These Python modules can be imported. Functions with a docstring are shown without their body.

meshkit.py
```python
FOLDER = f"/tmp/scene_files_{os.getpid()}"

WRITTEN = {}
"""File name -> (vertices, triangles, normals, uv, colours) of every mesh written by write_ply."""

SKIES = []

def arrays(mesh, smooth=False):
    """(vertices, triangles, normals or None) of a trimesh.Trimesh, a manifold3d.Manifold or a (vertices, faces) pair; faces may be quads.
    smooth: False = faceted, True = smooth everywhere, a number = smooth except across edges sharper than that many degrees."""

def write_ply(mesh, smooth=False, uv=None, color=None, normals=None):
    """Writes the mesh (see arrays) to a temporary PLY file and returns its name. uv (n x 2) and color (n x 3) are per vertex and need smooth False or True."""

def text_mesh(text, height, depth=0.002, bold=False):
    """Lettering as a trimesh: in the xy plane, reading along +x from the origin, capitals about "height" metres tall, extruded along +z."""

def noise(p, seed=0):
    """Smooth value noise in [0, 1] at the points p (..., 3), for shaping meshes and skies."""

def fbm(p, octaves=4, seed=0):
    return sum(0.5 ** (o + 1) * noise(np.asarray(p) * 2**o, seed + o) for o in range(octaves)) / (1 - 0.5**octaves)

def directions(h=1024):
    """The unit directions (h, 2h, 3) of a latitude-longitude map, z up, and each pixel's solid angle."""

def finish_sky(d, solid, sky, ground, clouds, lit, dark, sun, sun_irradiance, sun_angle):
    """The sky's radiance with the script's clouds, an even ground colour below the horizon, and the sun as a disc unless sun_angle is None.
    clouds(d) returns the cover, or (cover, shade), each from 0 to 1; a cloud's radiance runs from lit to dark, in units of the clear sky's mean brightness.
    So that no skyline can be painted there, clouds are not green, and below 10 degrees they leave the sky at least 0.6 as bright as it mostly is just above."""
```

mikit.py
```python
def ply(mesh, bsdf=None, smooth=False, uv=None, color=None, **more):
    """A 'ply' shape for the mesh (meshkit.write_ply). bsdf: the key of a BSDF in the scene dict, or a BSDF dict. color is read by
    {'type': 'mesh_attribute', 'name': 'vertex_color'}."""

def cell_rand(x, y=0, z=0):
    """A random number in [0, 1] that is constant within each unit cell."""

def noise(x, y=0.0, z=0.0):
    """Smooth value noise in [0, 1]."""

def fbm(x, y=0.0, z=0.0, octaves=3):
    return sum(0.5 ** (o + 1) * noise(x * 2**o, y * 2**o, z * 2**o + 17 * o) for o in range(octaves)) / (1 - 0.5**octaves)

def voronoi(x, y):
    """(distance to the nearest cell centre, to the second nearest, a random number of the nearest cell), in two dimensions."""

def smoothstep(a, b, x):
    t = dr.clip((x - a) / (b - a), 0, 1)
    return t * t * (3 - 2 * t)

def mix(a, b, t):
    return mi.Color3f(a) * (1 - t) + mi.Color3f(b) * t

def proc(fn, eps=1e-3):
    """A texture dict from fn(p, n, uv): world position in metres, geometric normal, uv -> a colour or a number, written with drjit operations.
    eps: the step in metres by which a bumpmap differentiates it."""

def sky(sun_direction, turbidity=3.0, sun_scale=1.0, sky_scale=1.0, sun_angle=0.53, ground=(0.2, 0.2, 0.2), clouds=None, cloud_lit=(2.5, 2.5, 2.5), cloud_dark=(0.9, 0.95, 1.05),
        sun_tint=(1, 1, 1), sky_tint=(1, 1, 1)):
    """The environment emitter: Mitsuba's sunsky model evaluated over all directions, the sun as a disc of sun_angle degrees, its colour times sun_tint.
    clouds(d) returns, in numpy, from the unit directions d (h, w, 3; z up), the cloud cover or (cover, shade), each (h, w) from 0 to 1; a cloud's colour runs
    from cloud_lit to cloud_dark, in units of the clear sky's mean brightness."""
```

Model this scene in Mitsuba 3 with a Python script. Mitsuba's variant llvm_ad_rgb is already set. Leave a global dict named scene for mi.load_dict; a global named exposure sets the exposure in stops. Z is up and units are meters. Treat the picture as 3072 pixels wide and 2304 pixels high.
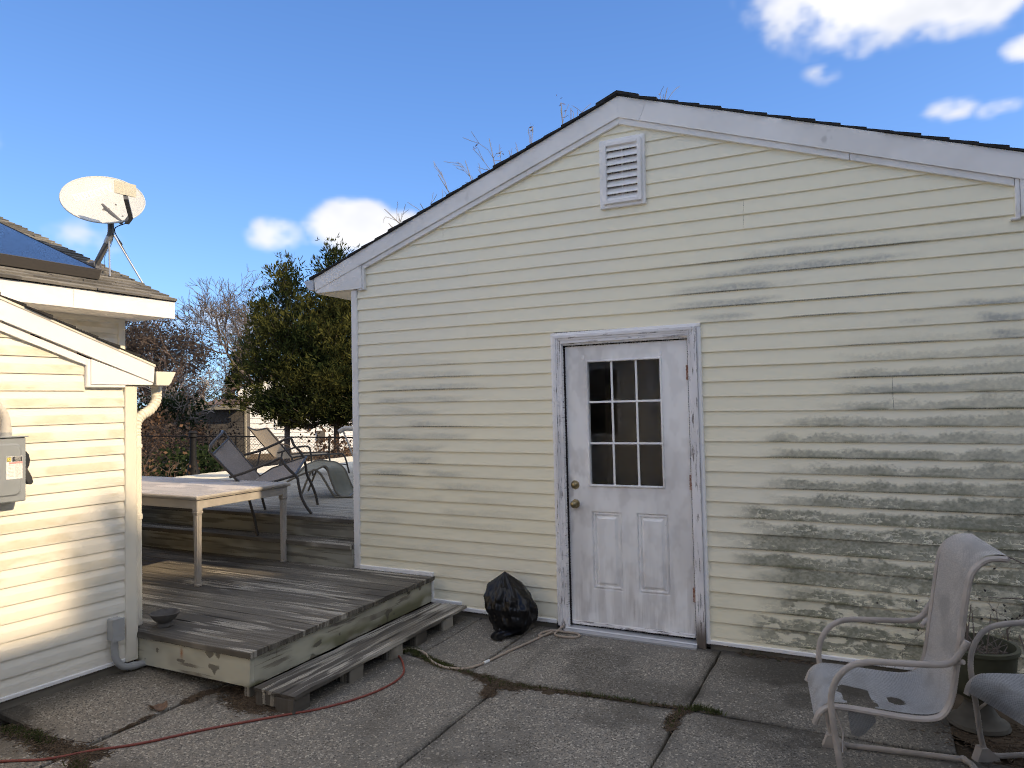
import math, random
import numpy as np
import drjit as dr
import mitsuba as mi
import trimesh
import meshkit, mikit
from mikit import ply, proc, noise, fbm, voronoi, cell_rand, smoothstep, mix

T = mi.ScalarTransform4f
scene, labels = {}, {}

# ------------------------------------------------------------------ camera, sky, exposure
EYE = np.array([3.9437, -4.9583, 1.6960])
FWD = np.array([-0.44376, 0.89578, 0.02564])
UP = np.array([0.02765, -0.01491, 0.99951])
scene['camera'] = {'type': 'perspective', 'fov': 71.55, 'fov_axis': 'x', 'near_clip': 0.05, 'far_clip': 900.0,
                   'to_world': T().look_at(origin=EYE.tolist(), target=(EYE + FWD).tolist(), up=UP.tolist())}
SUN_AZ, SUN_EL = math.radians(4.0), math.radians(29.0)
SUN = [math.cos(SUN_AZ) * math.cos(SUN_EL), math.sin(SUN_AZ) * math.cos(SUN_EL), math.sin(SUN_EL)]


def clouds(d):
    az = np.degrees(np.arctan2(d[..., 0], d[..., 1]))
    el = np.degrees(np.arcsin(np.clip(d[..., 2], -1, 1)))
    q = np.stack([az * 0.16, el * 0.24, az * 0], -1)
    n = meshkit.fbm(q, 5, 3)
    fine = meshkit.fbm(q * 3.1 + 7.7, 4, 11)
    f = np.zeros_like(az)
    # the cumulus of this sky: centre azimuth, elevation, half sizes, strength
    for a, e, ra, re, s in ((2.4, 28.0, 8.8, 4.0, 1.2), (7.2, 25.3, 5.6, 2.2, .9), (-2.0, 22.7, 1.9, 0.95, .40), (6.0, 18.9, 2.1, 0.9, .58), (8.5, 18.4, 1.8, 0.8, .48), (10.4, 21.5, 1.6, 0.9, .7),
                            (-38.6, 13.8, 3.6, 1.9, 1.25), (-35.6, 13.9, 2.9, 1.3, 1.0), (-44.6, 12.9, 2.6, 1.4, .72), (-56.8, 11.6, 3.6, 1.6, .5), (-64, 17.5, 2.0, 1.3, .6),
                            (-53.5, 10.7, 2.4, 1.0, .32), (-60, 8.2, 5, 1.2, .3), (-47, 6.5, 6, 1.5, .45)):
        r = np.sqrt(((az - a) / ra) ** 2 + ((el - e) / re) ** 2)
        f = np.maximum(f, s * np.clip(1.45 - r, 0, 1.0))
    field = f * (0.60 + 1.1 * (n - 0.35)) + 0.85 * (fine - 0.5) * np.minimum(1, f * 2.5)
    cover = np.clip((field - 0.2) / 0.5, 0, 1)
    cover = cover * cover * (3 - 2 * cover)
    out = np.clip(np.maximum(np.abs(az + 26) - 42, np.maximum(el - 33, 0)) / 8, 0, 1)
    wild = np.clip((meshkit.fbm(np.stack([d[..., 0] / (d[..., 2] + .25), d[..., 1] / (d[..., 2] + .25), d[..., 2] * 0], -1) * 2.3, 5, 21) - 0.455) / 0.12, 0, 1) * out
    shade = np.clip((n - 0.3) * 1.4 + (fine - .5) * .5, 0, 0.75)
    return np.maximum(cover, wild) * 0.97, shade


scene['sky'] = mikit.sky(SUN, turbidity=2.4, sun_scale=0.41, sky_scale=1.0, ground=(0.03, 0.03, 0.03), clouds=clouds, cloud_lit=(2.6, 2.55, 2.55), cloud_dark=(1.5, 1.6, 1.8), sun_tint=(1.0, 0.99, 0.975), sky_tint=(0.55, 0.68, 0.93))
exposure = 3.1

# ------------------------------------------------------------------ helpers
RNG = np.random.default_rng(5)
count = {}


def number(key):
    n = count.get(key, -1) + 1
    count[key] = n
    return key if n == 0 else f'{key}_{n:03d}'


def put(name, mesh, mat, smooth=False, parent=None, **lab):
    key = number(f'{parent}__{name}' if parent else name)
    scene[key] = ply(mesh, mat, smooth=smooth)
    if lab:
        labels[key] = lab
    return key


def thing(name, label, category, group=None, kind=None):
    key = number(name)
    labels[key] = {'label': label, 'category': category}
    if group:
        labels[key]['group'] = group
    if kind:
        labels[key]['kind'] = kind
    return key


def cat(ms):
    vs, fs, o = [], [], 0
    for v, f in ms:
        v, f = np.asarray(v, float), np.asarray(f, int)
        if f.shape[1] == 4:
            f = np.vstack([f[:, [0, 1, 2]], f[:, [0, 2, 3]]])
        vs.append(v); fs.append(f + o); o += len(v)
    return np.vstack(vs), np.vstack(fs)


def tm(m):
    return np.array(m.vertices), np.array(m.faces)


BOXF = np.array([[0, 2, 3, 1], [4, 5, 7, 6], [0, 1, 5, 4], [2, 6, 7, 3], [0, 4, 6, 2], [1, 3, 7, 5]])


def box(x0, x1, y0, y1, z0, z1):
    return np.array([[x, y, z] for x in (x0, x1) for y in (y0, y1) for z in (z0, z1)], float), BOXF


def cbox(x0, x1, y0, y1, z0, z1, c=0.004):
    """Box with chamfered edges."""
    h = np.array([x1 - x0, y1 - y0, z1 - z0]) / 2
    c = min(c, *(h * 0.8))
    pts = []
    for s in np.ndindex(2, 2, 2):
        s = np.array(s) * 2 - 1
        for k in range(3):
            q = h - c
            q = q.copy(); q[k] = h[k]
            pts.append(s * q)
    m = trimesh.convex.convex_hull(np.array(pts) + [(x0 + x1) / 2, (y0 + y1) / 2, (z0 + z1) / 2])
    return tm(m)


def rough(m, amp, freq, seed=0, axes=(0, 1, 2)):
    """Slightly uneven surface: subdivide the long edges and move the vertices by noise."""
    v, f = m
    v = np.array(v)
    for k in axes:
        v[:, k] += amp * 2 * (meshkit.noise(v * freq + 13.7 * (k + 1), seed) - 0.5)
    return v, f


def board(axis, a0, a1, b0, b1, z0, z1, n=8, amp=0.003, seed=0, c=0.004):
    """A plank along axis 'x' or 'y' with eased, uneven edges. b0..b1 is its width."""
    prof = np.array([[b0, z0], [b1, z0], [b1, z1 - c], [b1 - c, z1], [b0 + c, z1], [b0, z1 - c]])
    k = len(prof)
    t = np.linspace(a0, a1, n + 1)
    rs = np.random.default_rng(seed + 17)
    v = []
    for i, a in enumerate(t):
        for j, (b, z) in enumerate(prof):
            db, dz = rs.normal(0, amp * .5), rs.normal(0, amp * .35)
            da = rs.normal(0, amp) if i in (0, n) else 0
            v.append([a + da, b + db, z + dz] if axis == 'x' else [b + db, a + da, z + dz])
    f = []
    for i in range(n):
        for j in range(k):
            q = [i * k + j, i * k + (j + 1) % k, (i + 1) * k + (j + 1) % k, (i + 1) * k + j]
            f += [[q[0], q[1], q[2]], [q[0], q[2], q[3]]]
    for e in (0, n):
        f += [[e * k, e * k + j, e * k + j + 1] for j in range(1, k - 1)]
    return np.array(v), np.array(f)


def sweep(prof, path_fn, n, caps=True):
    """prof (k,2) swept: path_fn(i/n, prof) -> (k,3)."""
    k = len(prof)
    v = np.vstack([path_fn(i / n, prof) for i in range(n + 1)])
    f = []
    for i in range(n):
        for j in range(k):
            f.append([i * k + j, i * k + (j + 1) % k, (i + 1) * k + (j + 1) % k, (i + 1) * k + j])
    f = np.array(f)
    f = np.vstack([f[:, [0, 1, 2]], f[:, [0, 2, 3]]])
    if caps:
        c = [[e * k, e * k + j, e * k + j + 1] for e in (0, n) for j in range(1, k - 1)]
        f = np.vstack([f, c])
    return v, f


def cr(pts, n=8):
    """Catmull-Rom curve through the points."""
    p = np.asarray(pts, float)
    p = np.vstack([2 * p[0] - p[1], p, 2 * p[-1] - p[-2]])
    out = []
    for i in range(1, len(p) - 2):
        for t in np.linspace(0, 1, n, endpoint=False):
            a, b, c, d = p[i - 1:i + 3]
            out.append(0.5 * (2 * b + (c - a) * t + (2 * a - 5 * b + 4 * c - d) * t * t + (3 * b - a - 3 * c + d) * t ** 3))
    out.append(p[-2])
    return np.array(out)


def tube(path, r, sides=10, rb=None, ref=None):
    """Tube along a path; r half-size along 'side', rb along the other direction. r may be an array."""
    p = np.asarray(path, float)
    t = np.gradient(p, axis=0)
    t /= np.linalg.norm(t, axis=1, keepdims=True) + 1e-12
    if ref is None:
        ref = np.array([0, 0, 1.0]) if abs(t[0][2]) < 0.9 else np.array([1.0, 0, 0])
    a = np.cross(t[0], ref); a /= np.linalg.norm(a)
    A = [a]
    for i in range(1, len(p)):
        a = A[-1] - t[i] * (A[-1] @ t[i])
        a /= np.linalg.norm(a) + 1e-12
        A.append(a)
    A = np.array(A)
    B = np.cross(t, A)
    r = np.broadcast_to(r, (len(p),))
    rb = r if rb is None else np.broadcast_to(rb, (len(p),))
    ang = np.arange(sides) * 2 * np.pi / sides + np.pi / sides
    v = p[:, None] + (r[:, None] * np.cos(ang))[..., None] * A[:, None] + (rb[:, None] * np.sin(ang))[..., None] * B[:, None]
    k, n = sides, len(p)
    i, j = np.meshgrid(np.arange(n - 1), np.arange(k), indexing='ij')
    q = np.stack([i * k + j, i * k + (j + 1) % k, (i + 1) * k + (j + 1) % k, (i + 1) * k + j], -1).reshape(-1, 4)
    f = np.vstack([q[:, [0, 1, 2]], q[:, [0, 2, 3]], [[0, m + 1, m] for m in range(1, k - 1)], [[(n - 1) * k, (n - 1) * k + m, (n - 1) * k + m + 1] for m in range(1, k - 1)]])
    return v.reshape(-1, 3), f


def sticks(segs, sides=4):
    """Many tapered sticks (p0, p1, r0, r1) as one mesh."""
    p0 = np.array([s[0] for s in segs], float); p1 = np.array([s[1] for s in segs], float)
    r0 = np.array([s[2] for s in segs], float); r1 = np.array([s[3] for s in segs], float)
    t = p1 - p0
    t /= np.linalg.norm(t, axis=1, keepdims=True) + 1e-9
    ref = np.where(np.abs(t[:, 2:]) < .9, [[0, 0, 1.0]], [[1.0, 0, 0]])
    a = np.cross(t, ref); a /= np.linalg.norm(a, axis=1, keepdims=True) + 1e-9
    b = np.cross(t, a)
    ang = np.arange(sides) * 2 * np.pi / sides
    ring = np.cos(ang)[None, :, None] * a[:, None] + np.sin(ang)[None, :, None] * b[:, None]
    v = np.concatenate([p0[:, None] + ring * r0[:, None, None], p1[:, None] + ring * r1[:, None, None]], 1)
    j = np.arange(sides)
    q = np.stack([j, (j + 1) % sides, (j + 1) % sides + sides, j + sides], 1)
    f = np.vstack([q[:, [0, 1, 2]], q[:, [0, 2, 3]]])
    f = (f[None] + (np.arange(len(p0)) * 2 * sides)[:, None, None]).reshape(-1, 3)
    return v.reshape(-1, 3), f


def lathe(prof, sides=24, centre=(0, 0, 0)):
    p = np.array(prof, float)
    ang = np.arange(sides) * 2 * np.pi / sides
    v = np.stack([p[:, :1] * np.cos(ang), p[:, :1] * np.sin(ang), np.repeat(p[:, 1:], sides, 1)], -1).reshape(-1, 3) + np.array(centre)
    n, k = len(p), sides
    i, j = np.meshgrid(np.arange(n - 1), np.arange(k), indexing='ij')
    q = np.stack([i * k + j, i * k + (j + 1) % k, (i + 1) * k + (j + 1) % k, (i + 1) * k + j], -1).reshape(-1, 4)
    return v, np.vstack([q[:, [0, 1, 2]], q[:, [0, 2, 3]]])


def grid(P):
    """Sheet from a grid of points (n, m, 3)."""
    n, m = P.shape[:2]
    i, j = np.meshgrid(np.arange(n - 1), np.arange(m - 1), indexing='ij')
    q = np.stack([i * m + j, i * m + j + 1, (i + 1) * m + j + 1, (i + 1) * m + j], -1).reshape(-1, 4)
    return P.reshape(-1, 3), np.vstack([q[:, [0, 1, 2]], q[:, [0, 2, 3]]])


def xf(m, M, t=(0, 0, 0)):
    return np.asarray(m[0]) @ np.asarray(M).T + np.asarray(t), m[1]


def extrude(poly, axis, a, b):
    """Convex polygon in the two other axes (in order), extruded along axis (0, 1, 2) from a to b."""
    p = np.array(poly, float); k = len(p)
    v = []
    for s in (a, b):
        for q in p:
            r = list(q); r.insert(axis, s); v.append(r)
    j = np.arange(k)
    f = [[x, (x + 1) % k, (x + 1) % k + k, x + k] for x in j]
    f = np.array(f)
    f = np.vstack([f[:, [0, 1, 2]], f[:, [0, 2, 3]], [[0, m, m + 1] for m in range(1, k - 1)], [[k, k + m + 1, k + m] for m in range(1, k - 1)]])
    return np.array(v), f


# ------------------------------------------------------------------ materials
def mat(name, fn_or_rgb, rough=0.6, metal=0.0, bump=None, bscale=0.001, spec=0.5, **kw):
    col = {'type': 'rgb', 'value': list(fn_or_rgb)} if not callable(fn_or_rgb) else proc(fn_or_rgb)
    b = {'type': 'principled', 'base_color': col, 'roughness': rough, 'metallic': metal, 'specular': spec, **kw}
    if bump is not None:
        b = {'type': 'bumpmap', 'bsdf': b, 'tex': proc(bump, 0.002), 'scale': bscale}
    scene[name] = {'type': 'twosided', 'bsdf': b}
    return name


S, Z0 = 0.1016, 2.62336


def siding_fn(p, n, uv):
    x, z = p.x, p.z
    c = (z - Z0) / S + 100.0
    row = dr.floor(c)
    ph = c - row
    big = fbm(x * 0.7, z * 1.1, 3.0, 3)
    col = mix((0.84, 0.785, 0.59), (0.81, 0.765, 0.605), smoothstep(0.3, 0.7, big))
    # algae: low on the wall right of the door, ragged left end in every course
    f1 = fbm(x * 7.0, z * 13.0, 1.0, 5)
    f2 = fbm(x * 70.0, z * 85.0, 5.0, 3)
    edge = 2.98 + 0.34 * cell_rand(row, 3.0) + 0.45 * smoothstep(0.9, 1.8, z) + 0.30 * (fbm(x * 5.0, z * 14.0, 9.0, 4) - 0.5)
    reach = smoothstep(0.0, 0.30, x - edge) * (1 - smoothstep(1.75, 2.25, z + 0.25 * (f1 - 0.5)))
    low = 1 - smoothstep(0.85, 1.45, z)
    full = smoothstep(0.45, 0.75, cell_rand(row, 8.0))
    topof = 0.48 + low * (0.22 + 0.5 * full) + 0.60 * (f1 - 0.5) + 0.30 * (f2 - 0.5) + 0.3 * smoothstep(4.3, 4.8, x)
    inband = 1 - smoothstep(topof - 0.2, topof + 0.14, ph)
    alg = reach * inband * (0.52 + 0.35 * f1 + 0.55 * (f2 - 0.5) + 0.15 * low) * (0.6 + 0.4 * smoothstep(1.9, 1.0, z))
    # worm-like cleared patches low down
    w = dr.abs(fbm(x * 24.0 + 1.5 * f2, z * 38.0, 2.0, 3) - 0.5)
    clear = (1 - smoothstep(0.012, 0.06, w)) * (1 - smoothstep(0.25, 0.75, ph - 0.5 * (f1 - 0.4))) * (1 - smoothstep(0.8, 1.4, z)) * smoothstep(0.36, 0.5, fbm(x * 4.0, z * 9.0, 8.0, 3))
    pale = smoothstep(0.56, 0.62, fbm(x * 11.0, z * 26.0, 12.0, 5)) * (1 - smoothstep(0.25, 0.75, z)) * reach
    alg = alg * (1 - 0.9 * clear) * (1 - 0.8 * pale)
    # thinner grey smudges above the algae and left of the door
    sm = fbm(x * 1.6, z * 5.0, 21.0, 3)
    zone = smoothstep(2.4, 3.2, x) * smoothstep(2.0, 2.15, z) * (1 - smoothstep(2.55, 2.85, z)) * (1 - smoothstep(4.4, 4.9, x))
    zone2 = smoothstep(3.6, 4.2, x) * smoothstep(1.5, 1.7, z) * (1 - smoothstep(2.2, 2.4, z)) * (1 - smoothstep(4.6, 5.0, x)) * 1.1
    zone3 = (1 - smoothstep(0.85, 1.5, x)) * smoothstep(0.7, 1.2, z) * (1 - smoothstep(1.8, 2.2, z)) * smoothstep(0.05, 0.3, x) * 0.8
    zone4 = (1 - smoothstep(1.6, 1.85, x)) * (1 - smoothstep(0.9, 1.3, z)) * 0.4
    smudge = smoothstep(0.44, 0.66, sm) * (zone + zone2 + zone3 + zone4) * (1 - smoothstep(0.3, 0.62, ph + 0.3 * (f1 - 0.5))) * (0.35 + 0.8 * f2)
    # black mildew lines just above some laps
    line = (1 - smoothstep(0.03, 0.11, ph)) * smoothstep(0.5, 0.62, fbm(x * 1.1, row * 3.7, 31.0, 3)) * dr.minimum(1.0, zone + zone2 + zone3 * 1.2 + reach * 0.8) * 0.85
    col = mix(col, (0.190, 0.192, 0.138), dr.clip(alg * 0.98, 0, 0.95))
    col = mix(col, (0.30, 0.31, 0.28), dr.clip(smudge * 0.75, 0, 0.8))
    col = mix(col, (0.06, 0.06, 0.045), dr.clip(line, 0, 0.9))
    green = reach * (1 - smoothstep(0.05, 0.2, ph)) * smoothstep(0.45, 0.7, f1)
    return mix(col, (0.10, 0.10, 0.035), green * 0.55)


mat('mat_siding', siding_fn, 0.42, bump=lambda p, n, uv: fbm(p.x * 9.0, p.z * 160.0, p.y * 90.0, 2), bscale=0.0006)


def house_fn(p, n, uv):
    z = p.z
    c = (z - 0.137) / 0.0985 + 100.0
    row = dr.floor(c)
    ph = c - row
    along = p.y
    g = fbm(along * 5.0, z * 9.0, 4.0, 4)
    band = smoothstep(0.02, 0.1, ph) * (1 - smoothstep(0.5, 0.62, ph))
    dirt = band * smoothstep(0.42, 0.66, g + 0.15 * (cell_rand(row, 5.0) - 0.5)) * smoothstep(0.4, 0.9, z)
    col = mix((0.78, 0.745, 0.655), (0.74, 0.705, 0.61), fbm(along * 1.3, z * 2.0, 1.0, 2))
    return mix(col, (0.50, 0.43, 0.27), dirt * 0.6 * (0.5 + 0.5 * fbm(along * 30.0, z * 40.0, 3.0, 3)))


mat('mat_house_siding', house_fn, 0.4)


def trim_fn(p, n, uv):
    g = fbm(p.x * 3.0, p.y * 3.0, p.z * 3.0, 4)
    g2 = fbm(p.x * 14.0, p.y * 14.0, p.z * 9.0, 3)
    col = mix((0.80, 0.785, 0.765), (0.72, 0.705, 0.68), smoothstep(0.35, 0.7, g))
    return mix(col, (0.33, 0.32, 0.30), smoothstep(0.62, 0.78, g2) * smoothstep(0.45, 0.65, g) * 0.45)


mat('mat_trim', trim_fn, 0.45)
mat('mat_white_vinyl', (0.82, 0.81, 0.80), 0.4)
mat('mat_cream_trim', lambda p, n, uv: mix((0.76, 0.72, 0.62), (0.70, 0.66, 0.55), fbm(p.x * 2.0, p.y * 2.0, p.z * 4.0, 3)), 0.45)


def peel_fn(p, n, uv):
    a = fbm(p.x * 110.0, p.y * 110.0, p.z * 9.0, 4)
    h = fbm(p.x * 11.0, p.y * 60.0, p.z * 120.0, 4)
    side = smoothstep(0.0, 0.03, dr.abs(p.x - 2.39) - 0.455)
    m = a * side + h * (1 - side)
    loss = smoothstep(0.63, 0.68, m + 0.10 * smoothstep(0.45, 0.05, p.z) * smoothstep(0.4, 0.6, fbm(p.x * 20.0, p.z * 5.0, 3.0, 2)))
    col = mix((0.79, 0.775, 0.77), (0.66, 0.645, 0.64), smoothstep(0.4, 0.7, fbm(p.x * 6.0, p.y * 6.0, p.z * 3.0, 3)))
    col = mix(col, (0.17, 0.15, 0.14), loss * 0.85)
    rot = (1 - smoothstep(0.06, 0.24, p.z + 0.10 * (a - 0.5))) * smoothstep(2.85, 2.88, p.x)
    return mix(col, (0.13, 0.105, 0.085), rot)


mat('mat_peeling', peel_fn, 0.6, bump=lambda p, n, uv: fbm(p.x * 60.0, p.y * 60.0, p.z * 8.0, 3), bscale=0.004)


def door_fn(p, n, uv):
    g = fbm(p.x * 5.0, p.z * 1.6, 2.0, 4)
    g2 = fbm(p.x * 16.0, p.z * 10.0, 6.0, 3)
    streak = fbm(p.x * 34.0, p.z * 3.0, 8.0, 4)
    low = 1 - smoothstep(0.05, 0.75, p.z)
    side = 1 - smoothstep(0.0, 0.22, p.x - 1.94)
    lockz = dr.exp(-dr.square((p.z - 1.05) / 0.28)) * side
    d = smoothstep(0.40, 0.72, g) * 0.30 + smoothstep(0.45, 0.7, g2) * 0.16 + low * 0.42 * smoothstep(0.3, 0.65, streak) + lockz * 0.5 * smoothstep(0.3, 0.6, g2)
    col = mix((0.85, 0.84, 0.82), (0.40, 0.37, 0.35), dr.clip(d, 0, 0.85))
    return col


mat('mat_door', door_fn, 0.42)


def wood_color(along, across, seed, wear, p):
    row = dr.floor(across / 0.1425)
    r = cell_rand(row, seed)
    grain = fbm(along * 3.5 + r * 31.0, across * 120.0, seed, 4)
    streak = fbm(along * 1.7 + r * 17.0, across * 26.0, seed + 3.0, 4)
    col = mix((0.082, 0.073, 0.058), (0.150, 0.135, 0.110), smoothstep(0.25, 0.75, grain)) * (0.8 + 0.4 * r)
    col = mix(col, (0.055, 0.050, 0.043), smoothstep(0.45, 0.7, fbm(along * 1.5, across * 3.0, seed + 9.0, 4)) * 0.8)
    paint = smoothstep(0.585 - 0.05 * r, 0.67, streak + wear * 0.10) * (0.35 + 0.65 * smoothstep(0.35, 0.6, grain)) * smoothstep(0.36, 0.55, fbm(along * 1.3, across * 4.0, seed + 5.0, 3))
    return mix(col, (0.38, 0.355, 0.30), paint * 0.8)


mat('mat_deck', lambda p, n, uv: wood_color(p.x, p.y + 1.95, 4.0, 0.15 + 0.5 * smoothstep(-0.3, 0.5, p.x), p), 0.8,
    bump=lambda p, n, uv: fbm(p.x * 3.0, p.y * 110.0, p.z * 110.0, 3), bscale=0.004)
mat('mat_step_wood', lambda p, n, uv: wood_color(p.y, p.x, 7.0, 0.85, p) * 1.15, 0.8, bump=lambda p, n, uv: fbm(p.y * 3.0, p.x * 110.0, p.z * 110.0, 3), bscale=0.004)


def upper_fn(p, n, uv):
    r = cell_rand(dr.floor(p.y / 0.145), 2.0)
    g = fbm(p.x * 1.5 + r * 11, p.y * 60.0, 2.0, 4)
    col = mix((0.20, 0.186, 0.155), (0.39, 0.365, 0.30), smoothstep(0.25, 0.7, g) * (0.7 + 0.3 * r))
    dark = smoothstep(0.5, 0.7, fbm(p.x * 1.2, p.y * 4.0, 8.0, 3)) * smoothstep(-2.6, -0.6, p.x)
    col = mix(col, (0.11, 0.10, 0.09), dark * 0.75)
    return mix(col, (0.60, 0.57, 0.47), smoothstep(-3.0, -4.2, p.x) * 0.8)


mat('mat_upper_deck', upper_fn, 0.8)


def fascia_fn(p, n, uv):
    a = p.x + p.y
    g = fbm(a * 3.0, p.z * 45.0, 3.0, 4)
    g2 = fbm(a * 4.0, p.z * 8.0, 9.0, 3)
    col = mix((0.47, 0.455, 0.36), (0.37, 0.355, 0.28), smoothstep(0.35, 0.65, g2))
    col = mix(col, (0.15, 0.13, 0.105), smoothstep(0.56, 0.66, g) * smoothstep(0.42, 0.62, g2) * 0.85)
    alg = (1 - smoothstep(0.10, 0.2, p.z + 0.16 * (g2 - 0.5))) * smoothstep(0.42, 0.58, fbm(a * 2.4, p.z * 6.0, 14.0, 3))
    col = mix(col, (0.12, 0.12, 0.05), alg * 0.8)
    spot = smoothstep(0.74, 0.79, fbm(a * 13.0, p.z * 13.0, 20.0, 2))
    col = mix(col, (0.10, 0.09, 0.07), spot * 0.8)
    rust = dr.exp(-dr.square((p.x - 0.16) / 0.012) - dr.square((p.z - 0.20) / 0.03)) * smoothstep(0.1, -0.1, p.y + 1.5)
    return mix(col, (0.30, 0.11, 0.035), rust * 0.8)


mat('mat_fascia', fascia_fn, 0.75, bump=lambda p, n, uv: fbm((p.x + p.y) * 3.0, p.z * 60.0, 3.0, 3), bscale=0.003)


def riser_fn(p, n, uv):
    g = fbm(p.x * 2.0, p.z * 40.0, 5.0, 4)
    g2 = fbm(p.x * 3.0, p.z * 9.0, 2.0, 3)
    col = mix((0.31, 0.30, 0.245), (0.20, 0.19, 0.155), smoothstep(0.35, 0.65, g2))
    return mix(col, (0.09, 0.08, 0.06), smoothstep(0.5, 0.68, g) * 0.7)


mat('mat_riser', riser_fn, 0.8)


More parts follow.
